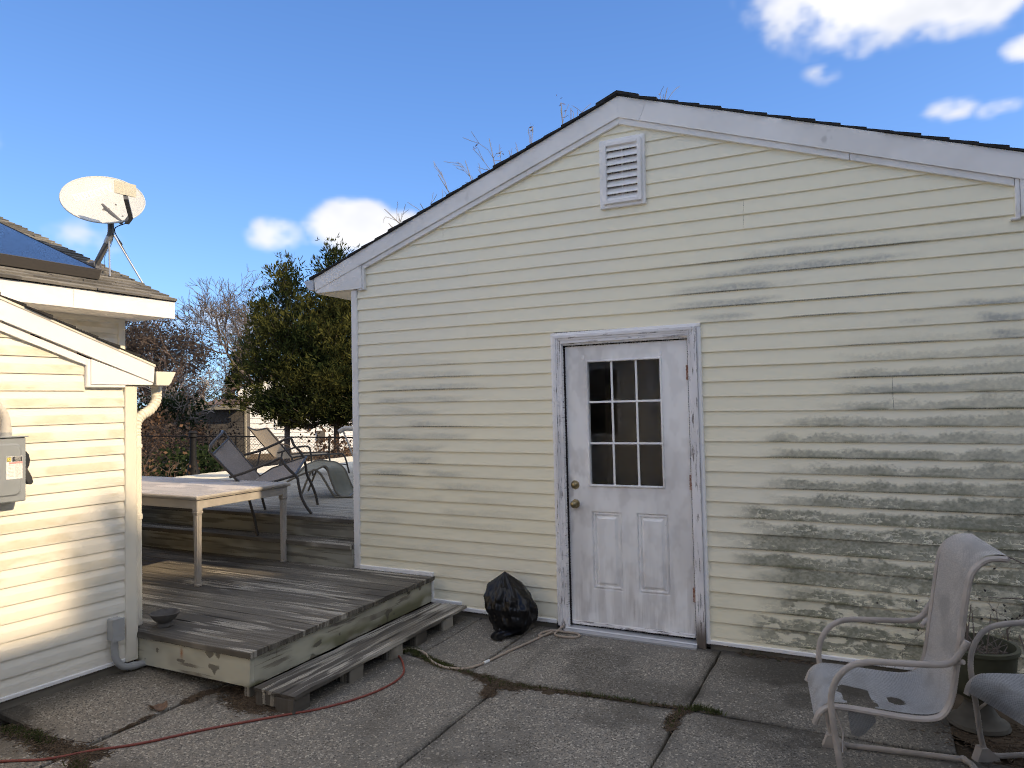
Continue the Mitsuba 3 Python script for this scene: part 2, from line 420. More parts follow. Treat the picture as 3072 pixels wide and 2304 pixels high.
def concrete_fn(p, n, uv):
    wx, wy = p.x + 0.01 * fbm(p.x * 40, p.y * 40, 0.0, 2), p.y
    d1, d2, r1 = voronoi(wx * 58.0, wy * 58.0)
    e1, e2, r2 = voronoi(wx * 105.0 + 5.3, wy * 105.0)
    big = fbm(p.x * 0.8, p.y * 0.8, 2.0, 4)
    mid = fbm(p.x * 4.0, p.y * 4.0, 7.0, 4)
    tan = smoothstep(0.6, -0.3, p.x)
    base = mix((0.192, 0.180, 0.158), (0.245, 0.208, 0.155), tan)
    base = base * (0.66 + 0.55 * mid) * (0.80 + 0.40 * big)
    # exposed aggregate: grey, tan and dark pebbles of two sizes, some worn away
    peb2 = mix(mix((0.05, 0.047, 0.042), (0.20, 0.175, 0.14), smoothstep(0.0, 0.55, r2)), (0.44, 0.40, 0.335), smoothstep(0.6, 1.0, r2))
    col = mix(base, peb2, (1 - smoothstep(0.30, 0.55, e1)) * (0.35 + 0.45 * smoothstep(0.35, 0.6, mid)))
    peb1 = mix(mix((0.06, 0.056, 0.05), (0.22, 0.19, 0.15), smoothstep(0.0, 0.5, r1)), (0.46, 0.42, 0.355), smoothstep(0.62, 0.95, r1))
    shown = smoothstep(0.35, 0.55, cell_rand(r1 * 971.0, 3.0) * 0.7 + big * 0.6 - 0.1)
    col = mix(col, peb1, (1 - smoothstep(0.24, 0.42, d1)) * shown * 0.85)
    # dirt blown against the walls, damp dark corner on the right
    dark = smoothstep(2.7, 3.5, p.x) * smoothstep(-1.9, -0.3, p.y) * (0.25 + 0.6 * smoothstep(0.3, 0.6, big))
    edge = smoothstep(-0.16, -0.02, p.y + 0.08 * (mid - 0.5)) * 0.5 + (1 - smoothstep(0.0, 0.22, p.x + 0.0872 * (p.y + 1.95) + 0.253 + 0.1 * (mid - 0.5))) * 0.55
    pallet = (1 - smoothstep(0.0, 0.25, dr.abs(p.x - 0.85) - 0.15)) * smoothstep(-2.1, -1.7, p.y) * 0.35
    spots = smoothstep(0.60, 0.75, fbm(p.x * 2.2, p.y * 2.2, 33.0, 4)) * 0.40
    jx = dr.minimum(dr.minimum(dr.abs(p.x - 1.945), dr.abs(p.x - 3.02)), dr.abs(p.y + 1.05))
    joint = (1 - smoothstep(0.0, 0.07, jx + 0.05 * (mid - 0.5))) * 0.35
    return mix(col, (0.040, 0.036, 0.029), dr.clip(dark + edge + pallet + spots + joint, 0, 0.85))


def concrete_bump(p, n, uv):
    d1, d2, r1 = voronoi(p.x * 58.0, p.y * 58.0)
    e1, e2, r2 = voronoi(p.x * 105.0 + 5.3, p.y * 105.0)
    return (1 - smoothstep(0.1, 0.5, d1)) * r1 + (1 - smoothstep(0.1, 0.5, e1)) * 0.5


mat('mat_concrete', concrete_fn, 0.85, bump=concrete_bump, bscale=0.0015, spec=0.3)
mat('mat_soil', lambda p, n, uv: mix((0.045, 0.034, 0.024), (0.115, 0.088, 0.06), fbm(p.x * 9.0, p.y * 9.0, 1.0, 5)), 0.95, spec=0.1)
mat('mat_needles', lambda p, n, uv: mix((0.055, 0.042, 0.030), (0.15, 0.11, 0.075), fbm(p.x * 60.0, p.y * 60.0, p.z * 60.0, 3)), 0.9, spec=0.1)
mat('mat_moss', lambda p, n, uv: mix((0.03, 0.04, 0.014), (0.075, 0.085, 0.03), fbm(p.x * 40.0, p.y * 40.0, 3.0, 3)), 0.9, spec=0.1)
mat('mat_foundation', lambda p, n, uv: mix((0.10, 0.088, 0.068), (0.21, 0.19, 0.155), fbm(p.x * 4.0 + p.y * 4.0, p.z * 40.0, 1.0, 4)), 0.9)


def shingle(name, a, b):
    return mat(name, lambda p, n, uv: mix(a, b, fbm(p.x * 50.0, p.y * 50.0, p.z * 50.0, 3)) * (0.8 + 0.4 * fbm(p.x * 3.0, p.y * 3.0, p.z * 3.0, 2)), 0.9, spec=0.2)


SH = [shingle('mat_shingle_a', (0.075, 0.072, 0.066), (0.145, 0.138, 0.125)), shingle('mat_shingle_b', (0.10, 0.096, 0.086), (0.19, 0.18, 0.16)), shingle('mat_shingle_c', (0.06, 0.058, 0.055), (0.115, 0.11, 0.10))]
mat('mat_black_shingle', lambda p, n, uv: mix((0.012, 0.012, 0.013), (0.05, 0.049, 0.05), fbm(p.x * 60.0, p.y * 60.0, p.z * 60.0, 3)), 0.9, spec=0.2)
mat('mat_solar', (0.010, 0.015, 0.034), 0.16, spec=0.3)
mat('mat_black_metal', (0.010, 0.010, 0.011), 0.65, spec=0.25)
mat('mat_skirt', (0.06, 0.055, 0.052), 0.45)
mat('mat_dish', lambda p, n, uv: mix((0.54, 0.55, 0.54), (0.52, 0.53, 0.515), fbm(p.x * 6.0, p.y * 6.0, p.z * 6.0, 4)), 0.5)
mat('mat_lettering', (0.70, 0.71, 0.71), 0.5)
mat('mat_feed', (0.56, 0.53, 0.42), 0.5)
mat('mat_dish_arm', lambda p, n, uv: mix((0.10, 0.10, 0.105), (0.19, 0.19, 0.19), fbm(p.x * 20.0, p.y * 20.0, p.z * 9.0, 3)), 0.5, 0.3)
mat('mat_galvanised', lambda p, n, uv: mix((0.42, 0.43, 0.44), (0.55, 0.56, 0.57), fbm(p.x * 25.0, p.y * 25.0, p.z * 10.0, 3)), 0.35, 0.7)
mat('mat_box_grey', lambda p, n, uv: mix((0.22, 0.245, 0.265), (0.26, 0.285, 0.305), fbm(p.x * 5.0, p.y * 9.0, p.z * 5.0, 3)), 0.45, spec=0.6)
mat('mat_pvc_grey', lambda p, n, uv: mix((0.30, 0.31, 0.31), (0.38, 0.385, 0.38), fbm(p.x * 9.0, p.y * 9.0, p.z * 9.0, 3)), 0.5)
mat('mat_pvc_pale', (0.55, 0.52, 0.47), 0.45)
mat('mat_print_white', (0.78, 0.78, 0.76), 0.5)
mat('mat_print_black', (0.025, 0.027, 0.04), 0.5)
mat('mat_print_red', (0.72, 0.30, 0.28), 0.5)
mat('mat_print_yellow', (0.75, 0.66, 0.16), 0.5)
mat('mat_print_grey', (0.45, 0.45, 0.43), 0.5)
mat('mat_black_plastic', (0.022, 0.025, 0.03), 0.35)


def chairframe_fn(p, n, uv):
    g = fbm(p.x * 12.0, p.y * 12.0, p.z * 12.0, 4)
    return mix((0.385, 0.345, 0.305), (0.285, 0.255, 0.225), smoothstep(0.35, 0.7, g))


mat('mat_chair_frame', chairframe_fn, 0.5)


def sling_fn(p, n, uv):
    u, w = p.x * 0.9 + p.y * 0.4, p.y * 0.9 - p.x * 0.3
    weave = 0.5 * cell_rand(u * 330.0, w * 330.0, p.z * 330.0) + 0.5 * smoothstep(-0.6, 0.6, dr.sin(u * 420.0 + p.z * 260.0) * dr.sin(w * 420.0 - p.z * 260.0))
    g = fbm(p.x * 9.0, p.y * 9.0, p.z * 9.0, 4)
    col = mix((0.19, 0.18, 0.17), (0.47, 0.445, 0.41), weave)
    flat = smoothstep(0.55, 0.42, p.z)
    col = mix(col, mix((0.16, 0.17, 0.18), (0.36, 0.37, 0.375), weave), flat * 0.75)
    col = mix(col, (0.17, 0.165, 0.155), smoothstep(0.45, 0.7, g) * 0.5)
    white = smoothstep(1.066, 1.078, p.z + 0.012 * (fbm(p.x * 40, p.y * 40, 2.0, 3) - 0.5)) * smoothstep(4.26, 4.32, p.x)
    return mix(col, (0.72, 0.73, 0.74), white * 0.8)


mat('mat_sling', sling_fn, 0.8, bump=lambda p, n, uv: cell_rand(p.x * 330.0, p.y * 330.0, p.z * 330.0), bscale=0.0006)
mat('mat_lounge_frame', (0.055, 0.047, 0.041), 0.45)
mat('mat_lounge_frame_tan', (0.17, 0.155, 0.125), 0.5)
mat('mat_lounge_sling', lambda p, n, uv: mix((0.21, 0.175, 0.145), (0.29, 0.245, 0.205), cell_rand(p.x * 150.0, p.y * 150.0, p.z * 150.0)) * (0.8 + 0.4 * fbm(p.x * 7.0, p.y * 7.0, p.z * 7.0, 3)), 0.8)
scene['mat_lounge_sling_tan'] = {'type': 'principledthin', 'base_color': {'type': 'rgb', 'value': [0.50, 0.41, 0.30]}, 'roughness': 0.8, 'diff_trans': 0.9}
mat('mat_lounge_sling_olive', lambda p, n, uv: mix((0.16, 0.15, 0.10), (0.30, 0.285, 0.22), fbm(p.x * 5.0, p.y * 5.0, p.z * 7.0, 4)), 0.8)


def table_fn(p, n, uv):
    g = fbm(p.x * 2.0, p.y * 9.0, p.z * 4.0, 4)
    col = mix((0.40, 0.368, 0.325), (0.33, 0.302, 0.268), smoothstep(0.35, 0.65, g))
    top = smoothstep(0.995, 0.999, p.z)
    stain = smoothstep(0.55, 0.66, fbm(p.x * 3.0, p.y * 5.0, 6.0, 4)) * top
    return mix(col, (0.56, 0.51, 0.46), stain * 0.6)


mat('mat_table', table_fn, 0.5)
mat('mat_brass', lambda p, n, uv: mix((0.42, 0.34, 0.19), (0.20, 0.155, 0.09), fbm(p.x * 90.0, p.y * 90.0, p.z * 90.0, 3)), 0.28, 0.9)
mat('mat_rust', lambda p, n, uv: mix((0.20, 0.075, 0.035), (0.42, 0.30, 0.26), smoothstep(0.4, 0.65, fbm(p.x * 70.0, p.y * 70.0, p.z * 70.0, 3))), 0.8)
mat('mat_aluminium', lambda p, n, uv: mix((0.45, 0.46, 0.48), (0.60, 0.61, 0.63), fbm(p.x * 3.0, p.y * 200.0, p.z * 200.0, 3)), 0.4, 0.6)
mat('mat_dark', (0.012, 0.011, 0.011), 0.9)
mat('mat_interior', (0.05, 0.045, 0.04), 0.9)
mat('mat_bag', (0.004, 0.004, 0.005), 0.22, bump=lambda p, n, uv: fbm(p.x * 30.0, p.y * 30.0, p.z * 14.0, 2), bscale=0.005, spec=0.35)
mat('mat_rope', lambda p, n, uv: mix((0.30, 0.24, 0.185), (0.42, 0.35, 0.28), fbm(p.x * 160.0, p.y * 160.0, 1.0, 2)), 0.8)
mat('mat_red_cord', lambda p, n, uv: mix((0.17, 0.036, 0.024), (0.24, 0.06, 0.042), fbm(p.x * 40.0, p.y * 40.0, 1.0, 2)), 0.55)
mat('mat_clay', lambda p, n, uv: mix((0.055, 0.05, 0.045), (0.13, 0.12, 0.11), fbm(p.x * 30.0, p.y * 30.0, p.z * 30.0, 4)), 0.8)
mat('mat_pot', lambda p, n, uv: mix((0.028, 0.030, 0.018), (0.078, 0.078, 0.045), fbm(p.x * 14.0, p.y * 14.0, p.z * 14.0, 4)), 0.85)
mat('mat_pot_foot', lambda p, n, uv: mix((0.05, 0.046, 0.036), (0.11, 0.10, 0.082), fbm(p.x * 14.0, p.y * 14.0, p.z * 30.0, 4)), 0.85)
mat('mat_dead_leaf', lambda p, n, uv: mix((0.10, 0.06, 0.04), (0.22, 0.14, 0.09), fbm(p.x * 80.0, p.y * 80.0, p.z * 80.0, 2)), 0.8)
mat('mat_bark', lambda p, n, uv: mix((0.085, 0.068, 0.058), (0.19, 0.16, 0.14), fbm(p.x * 3.0, p.y * 3.0, p.z * 2.0, 3)), 0.9, spec=0.2)
mat('mat_pale_bark', lambda p, n, uv: mix((0.18, 0.16, 0.145), (0.34, 0.31, 0.28), fbm(p.x * 3.0, p.y * 3.0, p.z * 2.0, 3)), 0.9, spec=0.2)
mat('mat_red_twig', lambda p, n, uv: mix((0.085, 0.06, 0.05), (0.17, 0.13, 0.11), fbm(p.x * 2.0, p.y * 2.0, p.z * 2.0, 3)), 0.9, spec=0.2)


def leafmat(name, a, b, f=1.4, trans=0.5):
    scene[name] = {'type': 'principledthin', 'base_color': proc(lambda p, n, uv: mix(a, b, smoothstep(0.3, 0.7, fbm(p.x * f, p.y * f, p.z * f, 3)))), 'roughness': 0.6, 'diff_trans': trans}
    return name


leafmat('mat_cedar', (0.028, 0.041, 0.016), (0.112, 0.112, 0.034), 1.7)
leafmat('mat_ivy', (0.02, 0.03, 0.012), (0.06, 0.075, 0.025), 3.0)
leafmat('mat_rust_leaf', (0.085, 0.055, 0.038), (0.20, 0.125, 0.08), 2.0)
leafmat('mat_brown_leaf', (0.052, 0.042, 0.037), (0.11, 0.088, 0.074), 1.0)
leafmat('mat_holly', (0.014, 0.024, 0.012), (0.036, 0.052, 0.022), 3.0)
mat('mat_far_white', lambda p, n, uv: mix((0.80, 0.81, 0.83), (0.86, 0.86, 0.86), fbm(p.x, p.y, p.z * 3.0, 2)), 0.5)
mat('mat_far_grey', lambda p, n, uv: mix((0.07, 0.064, 0.058), (0.13, 0.12, 0.11), fbm(p.x * 2.0, p.y * 2.0, p.z * 5.0, 3)), 0.8)
mat('mat_far_cream', (0.34, 0.31, 0.24), 0.6)
mat('mat_far_roof', lambda p, n, uv: mix((0.09, 0.06, 0.05), (0.16, 0.11, 0.09), fbm(p.x * 4.0, p.y * 4.0, p.z * 4.0, 3)), 0.9)
mat('mat_tarp', lambda p, n, uv: mix((0.30, 0.36, 0.45), (0.62, 0.65, 0.70), fbm(p.x * 8.0, p.y * 8.0, p.z * 8.0, 3)), 0.4)
scene['mat_glass'] = {'type': 'thindielectric', 'int_ior': 1.5}
mat('mat_window_dark', (0.015, 0.018, 0.022), 0.08)

# ------------------------------------------------------------------ the setting
labels['ground'] = {'kind': 'structure'}
put('ground', grid(np.stack([*np.meshgrid(np.linspace(-400, 400, 41), np.linspace(-400, 400, 41), indexing='ij'), np.full((41, 41), -0.035)], -1)), 'mat_soil')

labels['patio'] = {'kind': 'structure'}


def slab(poly, seed):
    """One concrete slab with an eased top edge and a slightly wavy outline."""
    p = np.array(poly, float)
    out = []
    rs = np.random.default_rng(seed)
    for i in range(len(p)):
        a, b = p[i], p[(i + 1) % len(p)]
        k = max(2, int(np.linalg.norm(b - a) / 0.12))
        for t in np.linspace(0, 1, k, endpoint=False):
            out.append(a + (b - a) * t + rs.normal(0, 0.003, 2))
    o = np.array(out)
    c = o.mean(0)
    inn = o + (c - o) / np.linalg.norm(c - o, axis=1, keepdims=True) * 0.008
    n = len(o)
    dz = seed % 3 * 0.0012
    v = np.vstack([np.c_[o, np.full(n, -0.03)], np.c_[o, np.full(n, -0.006 + dz)], np.c_[inn, np.full(n, dz)], [[*c, dz]]])
    j = np.arange(n); k = (j + 1) % n
    f = np.vstack([np.c_[j, k, k + n], np.c_[j, k + n, j + n], np.c_[j + n, k + n, k + 2 * n], np.c_[j + n, k + 2 * n, j + 2 * n], np.c_[j + 2 * n, k + 2 * n, np.full(n, 3 * n)]])
    return v, f


g = 0.007
def rowy(x):
    return float(np.interp(x, [-1, 1.06, 1.62, 1.96, 2.4, 3.03, 6], [-0.85, -0.90, -1.035, -1.10, -1.075, -1.03, -1.0]))


def rowcell(x0, x1, seed):
    xs = np.linspace(x0 + g, x1 - g, 6)
    return slab([(x0 + g, -0.012), *[(x, rowy(x) + g) for x in xs], (x1 - g, -0.012)][::-1], seed)


def lowcell(x0, x1, seed, y1=-3.6):
    xs = np.linspace(x0 + g, x1 - g, 6)
    return slab([(x0 + g, y1), (x1 - g, y1), *[(x, rowy(x) - g - 0.006) for x in xs[::-1]]], seed)


for m in (rowcell(0.2, 1.20, 1), rowcell(1.20, 1.665, 2), rowcell(1.665, 3.031, 3), rowcell(3.031, 4.30, 4), lowcell(0.39, 1.945, 5), lowcell(1.945, 3.012, 6), lowcell(3.012, 4.9, 7),
          slab([(-0.85, -2.72), (0.365, -2.72), (0.378, -1.80), (-0.85, -1.80)], 8), slab([(-0.9, -4.6), (0.37, -4.6), (0.37, -2.775), (-0.9, -2.80)], 9),
          slab([(-0.85, -1.77), (0.40, -1.77), (0.40, 0.0), (-0.85, 0.0)], 10), slab([(0.39, -6.5), (2.5, -6.5), (2.5, -3.62), (0.39, -3.62)], 11), slab([(2.52, -6.5), (4.9, -6.5), (4.9, -3.62), (2.52, -3.62)], 12)):
    v = np.array(m[0])
    v[:, 2] += .07 * np.clip((.33 - v[:, 0]) / .65, 0, 1) * (v[:, 1] < -1.6)
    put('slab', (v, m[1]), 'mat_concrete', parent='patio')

# needles, soil and moss that fill the joints
rs = np.random.default_rng(3)
litter, mossy = [], []


def strew(path, width, n, mossn=0):
    pth = cr(path, 10)
    for k in range(n):
        c = pth[rs.integers(len(pth))] + np.r_[rs.normal(0, width, 2)]
        a = rs.uniform(0, 6.28); l = rs.uniform(.006, .022)
        z = rs.uniform(0.002, 0.007) + .07 * min(1, max(0, (.33 - c[0]) / .65)) * (c[1] < -1.6)
        litter.append(([c[0] - math.cos(a) * l, c[1] - math.sin(a) * l, z], [c[0] + math.cos(a) * l, c[1] + math.sin(a) * l, z + rs.normal(0, .003)], .0022, .0014))
    for k in range(mossn):
        c = pth[rs.integers(len(pth))] + rs.normal(0, width * .8, 2)
        d = rs.normal(0, .012, 2)
        zb_ = .07 * min(1, max(0, (.33 - c[0]) / .65)) * (c[1] < -1.6)
        mossy.append(([c[0], c[1], zb_], [c[0] + d[0], c[1] + d[1], zb_ + rs.uniform(.006, .03)], .0035, .001))


strew([(1.5, -1.02), (1.75, -1.08), (2.0, -1.12), (2.2, -1.10), (2.45, -1.08)], 0.013, 900, 160)
strew([(1.78, -1.09), (1.95, -1.15), (2.05, -1.13)], 0.028, 900, 30)
strew([(2.45, -1.075), (2.7, -1.06), (3.03, -1.03)], 0.008, 300, 140)
strew([(1.9, -1.16), (1.93, -1.28), (1.94, -1.3)], 0.022, 420)
strew([(3.02, -1.05), (2.99, -1.15), (3.0, -1.3)], 0.016, 420, 40)
strew([(3.05, -1.03), (3.1, -1.0), (3.2, -1.02)], 0.013, 30, 200)
strew([(1.25, -0.93), (1.4, -1.0), (1.5, -1.03)], 0.02, 300, 300)
strew([(1.05, -0.92), (1.12, -0.86), (1.2, -0.93)], 0.018, 40, 260)
strew([(0.40, -2.1), (0.40, -1.95), (0.55, -1.80)], 0.016, 700)
strew([(0.55, -1.88), (0.75, -1.98), (0.95, -1.93)], 0.045, 1700)
strew([(0.37, -2.3), (0.38, -2.5)], 0.006, 90)
strew([(-0.1, -2.80), (0.05, -2.77), (0.2, -2.76)], 0.03, 500, 240)
strew([(0.2, -2.77), (0.4, -2.74), (0.52, -2.72)], 0.035, 1500)
strew([(0.5, -2.8), (0.62, -2.86)], 0.02, 300, 60)
strew([(3.2, -0.03), (4.2, -0.04)], 0.03, 500, 40)
strew([(4.45, -0.75), (4.75, -0.95), (5.0, -1.3)], 0.12, 2600, 0)
put('joint_litter', sticks(litter, 3), 'mat_needles', kind='stuff', label='brown needles and litter lying in the joints of the concrete patio', category='litter')
put('joint_moss', sticks(mossy, 3), 'mat_moss', kind='stuff', label='green moss and small weeds growing in the patio joints', category='moss')
soil = []
for c, r in (((4.75, -0.85), .42), ((0.75, -1.95), .14), ((0.4, -2.77), .09), ((1.93, -1.14), .09), ((2.25, -1.10), .07)):
    a = np.arange(26) * 2 * np.pi / 26
    rr = r * (1 + .28 * np.sin(a * 3 + r * 90) + rs.normal(0, .08, 26))
    v = np.vstack([np.c_[c[0] + rr * np.cos(a), c[1] + rr * np.sin(a) * .7, np.full(26, .0005)], [[*c, .008]]])
    soil.append((v, np.array([[i, (i + 1) % 26, 26] for i in range(26)])))
put('soil_patch', cat(soil), 'mat_soil', True, kind='stuff', label='dark soil spilled in thin patches over the patio slabs', category='soil')

# ------------------------------------------------------------------ the garage
G = thing('garage', 'cream vinyl sided garage gable with white peeling door, louvred vent and green algae stains', 'garage')
XR, ML, MR, ZT = 2.405, 0.3700, 0.3460, 3.895       # ridge, slopes of the two rakes, top of the rake boards


def roofz(x):
    return ZT - (XR - x) * ML if x < XR else ZT - (x - XR) * MR


def sidecourse(x0, x1, zb, seed, off=0.0):
    prof = np.array([[-0.003, S + 0.004], [-0.0145, 0.007], [-0.0155, 0.003], [-0.0145, 0.0], [-0.002, -0.001]])
    n = max(2, int((x1 - x0) / 0.3))

    def f(t, p):
        x = x0 + (x1 - x0) * t
        w = (meshkit.noise(np.array([x * 1.7, seed * 3.1, 0]), 4) - .5)
        w2 = (meshkit.noise(np.array([x * 2.6, seed * 5.7, 9]), 8) - .5)
        return np.c_[np.full(len(p), x), p[:, 0] - off + 0.0035 * w * (p[:, 0] < -.01), zb + p[:, 1] + 0.003 * w2 * (p[:, 1] < .05)]
    return sweep(prof, f, n)


seams = {-5: [0.892], -4: [0.892], -1: [1.112], 0: [1.112], 3: [1.104], 4: [1.104], -3: [3.25], -2: [3.25], 9: [4.1], 10: [4.1]}
DX0, DX1 = 1.838, 2.952
zfr = lambda x: roofz(x) - 0.19
for k in range(-12, 27):
    zb = Z0 - k * S if k < 26 else 0.051
    if zb > zfr(XR) - 0.02:
        continue
    lo = XR - (zfr(XR) - zb) / ML if zb > zfr(0) else 0.0
    hi = XR + (zfr(XR) - zb) / MR if zb > zfr(4.85) else 4.85
    lo, hi = max(lo - .03, 0.0), min(hi + .03, 4.85)
    if zb < 0.07:
        lo = 1.012
    elif zb < 0.27:
        lo = 0.74
    cuts = [lo, *seams.get(k, []), hi]
    spans = list(zip(cuts[:-1], cuts[1:]))
    done = []
    for j, (a, b) in enumerate(spans):
        if zb < 2.20 and zb > -0.1:
            if a < DX0 < b:
                done += [(a, DX0 + .012, j)]
                if b > DX1:
                    done += [(DX1 - .012, b, j)]
                continue
            if DX0 <= a and b <= DX1:
                continue
        done.append((a, b, j))
    for a, b, j in done:
        if b - a > 0.05 and zb > 0.02:
            put('siding_course', sidecourse(a + (.0 if j == 0 else .002), b, zb, k + j * 50, 0.0022 * j), 'mat_siding', 30, G)
# what the siding is nailed to: the front in three pieces round the door, side walls, back, floor
front = [(-0.0, 0.004), (DX0 + .02, 0.004), (DX0 + .02, 2.19), (DX1 - .02, 2.19), (DX1 - .02, 0.004), (4.81, 0.004), (4.81, 2.95), (XR, 3.80), (0.0, 2.85)]
import shapely.geometry as sg
fw = trimesh.creation.extrude_polygon(sg.Polygon(front), 0.10, engine='earcut')
fv = np.array(fw.vertices)
put('front_wall', (np.c_[fv[:, 0], fv[:, 2] + 0.001, fv[:, 1]], np.array(fw.faces)), 'mat_interior', parent=G)
put('side_wall', cat([box(-0.035, 0.06, 0.11, 6.5, 0.0, 2.72), box(-0.042, -0.034, 0.004, 6.5, 0.1, 2.70)]), 'mat_cream_trim', parent=G)
put('side_wall', box(4.75, 4.85, 0.11, 6.5, 0.0, 2.72), 'mat_cream_trim', parent=G)
put('back_wall', extrude([(0, 0), (4.81, 0), (4.81, 2.95), (XR, 3.8), (0, 2.85)], 1, 6.4, 6.5), 'mat_cream_trim', parent=G)
put('floor', box(0.05, 4.76, 0.09, 6.4, -0.02, 0.02), 'mat_interior', parent=G)
put('foundation', cbox(0.0, 1.83, -0.006, 0.05, -0.02, 0.062), 'mat_foundation', parent=G)
put('foundation', cbox(2.96, 4.85, -0.006, 0.05, -0.02, 0.056), 'mat_foundation', parent=G)
put('corner_post', cat([cbox(-0.062, 0.002, -0.022, 0.001, 0.27, 2.70), cbox(-0.064, -0.041, 0.002, 0.08, 0.27, 2.70)]), 'mat_trim', parent=G)
# rake boards, frieze strips and the boxed returns
for sgn, m, x1 in ((-1, ML, -0.452), (1, MR, 5.27)):
    zt = lambda x: ZT - abs(x - XR) * m
    rb = (lambda x: zt(x) - .154 + .038 * (XR - x) / (XR - x1)) if sgn < 0 else (lambda x: zt(x) - .154)
    cut = XR + 0.21 if sgn > 0 else XR
    if sgn > 0:
        put('rake_board', extrude([(XR, ZT), (cut, zt(cut)), (cut - .055, rb(cut - .055)), (XR, ZT - .154)], 1, -0.05, -0.018), 'mat_trim', parent=G)
        put('rake_board', extrude([(cut + .003, zt(cut + .003)), (x1, zt(x1)), (x1, rb(x1)), (cut - .052, rb(cut - .052))], 1, -0.052, -0.018), 'mat_trim', parent=G)
    else:
        put('rake_board', extrude([(x1, zt(x1)), (XR - .0005, ZT), (XR - .0005, ZT - .154), (x1 + .012, rb(x1 + .012))], 1, -0.05, -0.018), 'mat_trim', parent=G)
    xe = 0.085 if sgn < 0 else 4.748
    xm = 1.664 if sgn < 0 else 3.9
    for a, b in ((XR, xm), (xm + sgn * .003, xe)):
        put('frieze_strip', extrude([(a, rb(a) - .001), (b, rb(b) - .001), (b, rb(b) - .042), (a, rb(a) - .042)], 1, -0.036, -0.004), 'mat_trim', parent=G)
    # boxed return under the end of the rake
    xo, xi = (-0.43, 0.074) if sgn < 0 else (5.24, 4.776)
    put('eave_return', extrude([(xo, 2.705), (xi, 2.705), (xi, rb(xi) + .002), (xo, rb(xo) + .002)], 1, -0.044, -0.004), 'mat_trim', parent=G)
    xj = (0.076, 0.098) if sgn < 0 else (4.752, 4.774)
    put('return_trim', cat([cbox(*xj, -0.040, -0.004, 2.692, rb(xj[0]) - .002), cbox(min(xi, xi - .05), max(xi, xi + .03) - .032, -0.038, -0.004, 2.690, 2.704)]), 'mat_trim', parent=G)
# soffit of the left eave, gutter, roof
put('soffit', box(-0.43, -0.04, -0.02, 6.4, 2.698, 2.706), 'mat_cream_trim', parent=G)
put('eave_fascia', box(-0.452, -0.432, -0.017, 6.4, 2.71, 2.82), 'mat_trim', parent=G)
gp = [(-0.455, 2.83), (-0.457, 2.735), (-0.51, 2.735), (-0.545, 2.78), (-0.565, 2.815), (-0.556, 2.817), (-0.538, 2.78), (-0.507, 2.743), (-0.464, 2.743), (-0.462, 2.83)]
gm = trimesh.creation.extrude_polygon(sg.Polygon(gp), 6.4, engine='earcut')
gv = np.array(gm.vertices)
gk = put('gutter', (np.c_[gv[:, 0], gv[:, 2] - 0.045, gv[:, 1]], np.array(gm.faces)), 'mat_galvanised', parent=G)
put('end_cap', extrude([(-0.454, 2.835), (-0.457, 2.735), (-0.51, 2.735), (-0.545, 2.78), (-0.568, 2.817)], 1, -0.052, -0.046), 'mat_galvanised', parent=gk)
rk = number(f'{G}__roof')
for sgn, m, x1 in ((-1, ML, -0.49), (1, MR, 5.31)):
    n_ = 20
    for i in range(n_):
        t0, t1 = i / n_, (i + 1) / n_ + .018
        a, b = x1 + (XR - x1) * t0, x1 + (XR - x1) * min(t1, 1)
        za, zb_ = ZT + .006 - abs(a - XR) * m, ZT + .006 - abs(b - XR) * m
        y0 = -0.066 + RNG.normal(0, .007)
        put('shingle_course', extrude([(a, za - .004), (b, zb_ - .004), (b, zb_ + .004), (a, za + .015 + RNG.uniform(0, .005))], 1, y0, 6.6), 'mat_black_shingle', parent=rk)
put('ridge_cap', cat([extrude([(XR - .16, ZT - .16 * ML + .012), (XR, ZT + .012), (XR, ZT + .034), (XR - .16, ZT - .16 * ML + .030)], 1, -0.073, 6.6),
                      extrude([(XR, ZT + .012), (XR + .16, ZT - .16 * MR + .012), (XR + .16, ZT - .16 * MR + .030), (XR, ZT + .034)], 1, -0.0731, 6.6)]), 'mat_black_shingle', parent=rk)
put('deck_sheathing', cat([extrude([(-0.45, ZT - (XR + .45) * ML - .02), (XR, ZT - .02), (XR, ZT), (-0.45, ZT - (XR + .45) * ML)], 1, -0.015, 6.55),
                          extrude([(XR, ZT - .02), (5.27, ZT - (5.27 - XR) * MR - .02), (5.27, ZT - (5.27 - XR) * MR), (XR, ZT)], 1, -0.015, 6.55)]), 'mat_interior', parent=rk)
# bottom strips stepping down round the deck
for a in (box(0.003, 0.750, -0.028, -0.003, 0.284, 0.318), box(0.7285, 0.7495, -0.025, -0.003, 0.106, 0.2835), box(0.7285, 1.012, -0.027, -0.003, 0.074, 0.1055), box(1.0125, 1.836, -0.026, -0.003, 0.036, 0.066), box(2.953, 4.85, -0.026, -0.003, 0.034, 0.060)):
    put('bottom_strip', cbox(*[float(q) for q in (a[0][:, 0].min(), a[0][:, 0].max(), a[0][:, 1].min(), a[0][:, 1].max(), a[0][:, 2].min(), a[0][:, 2].max())], c=.003), 'mat_white_vinyl', parent=G)
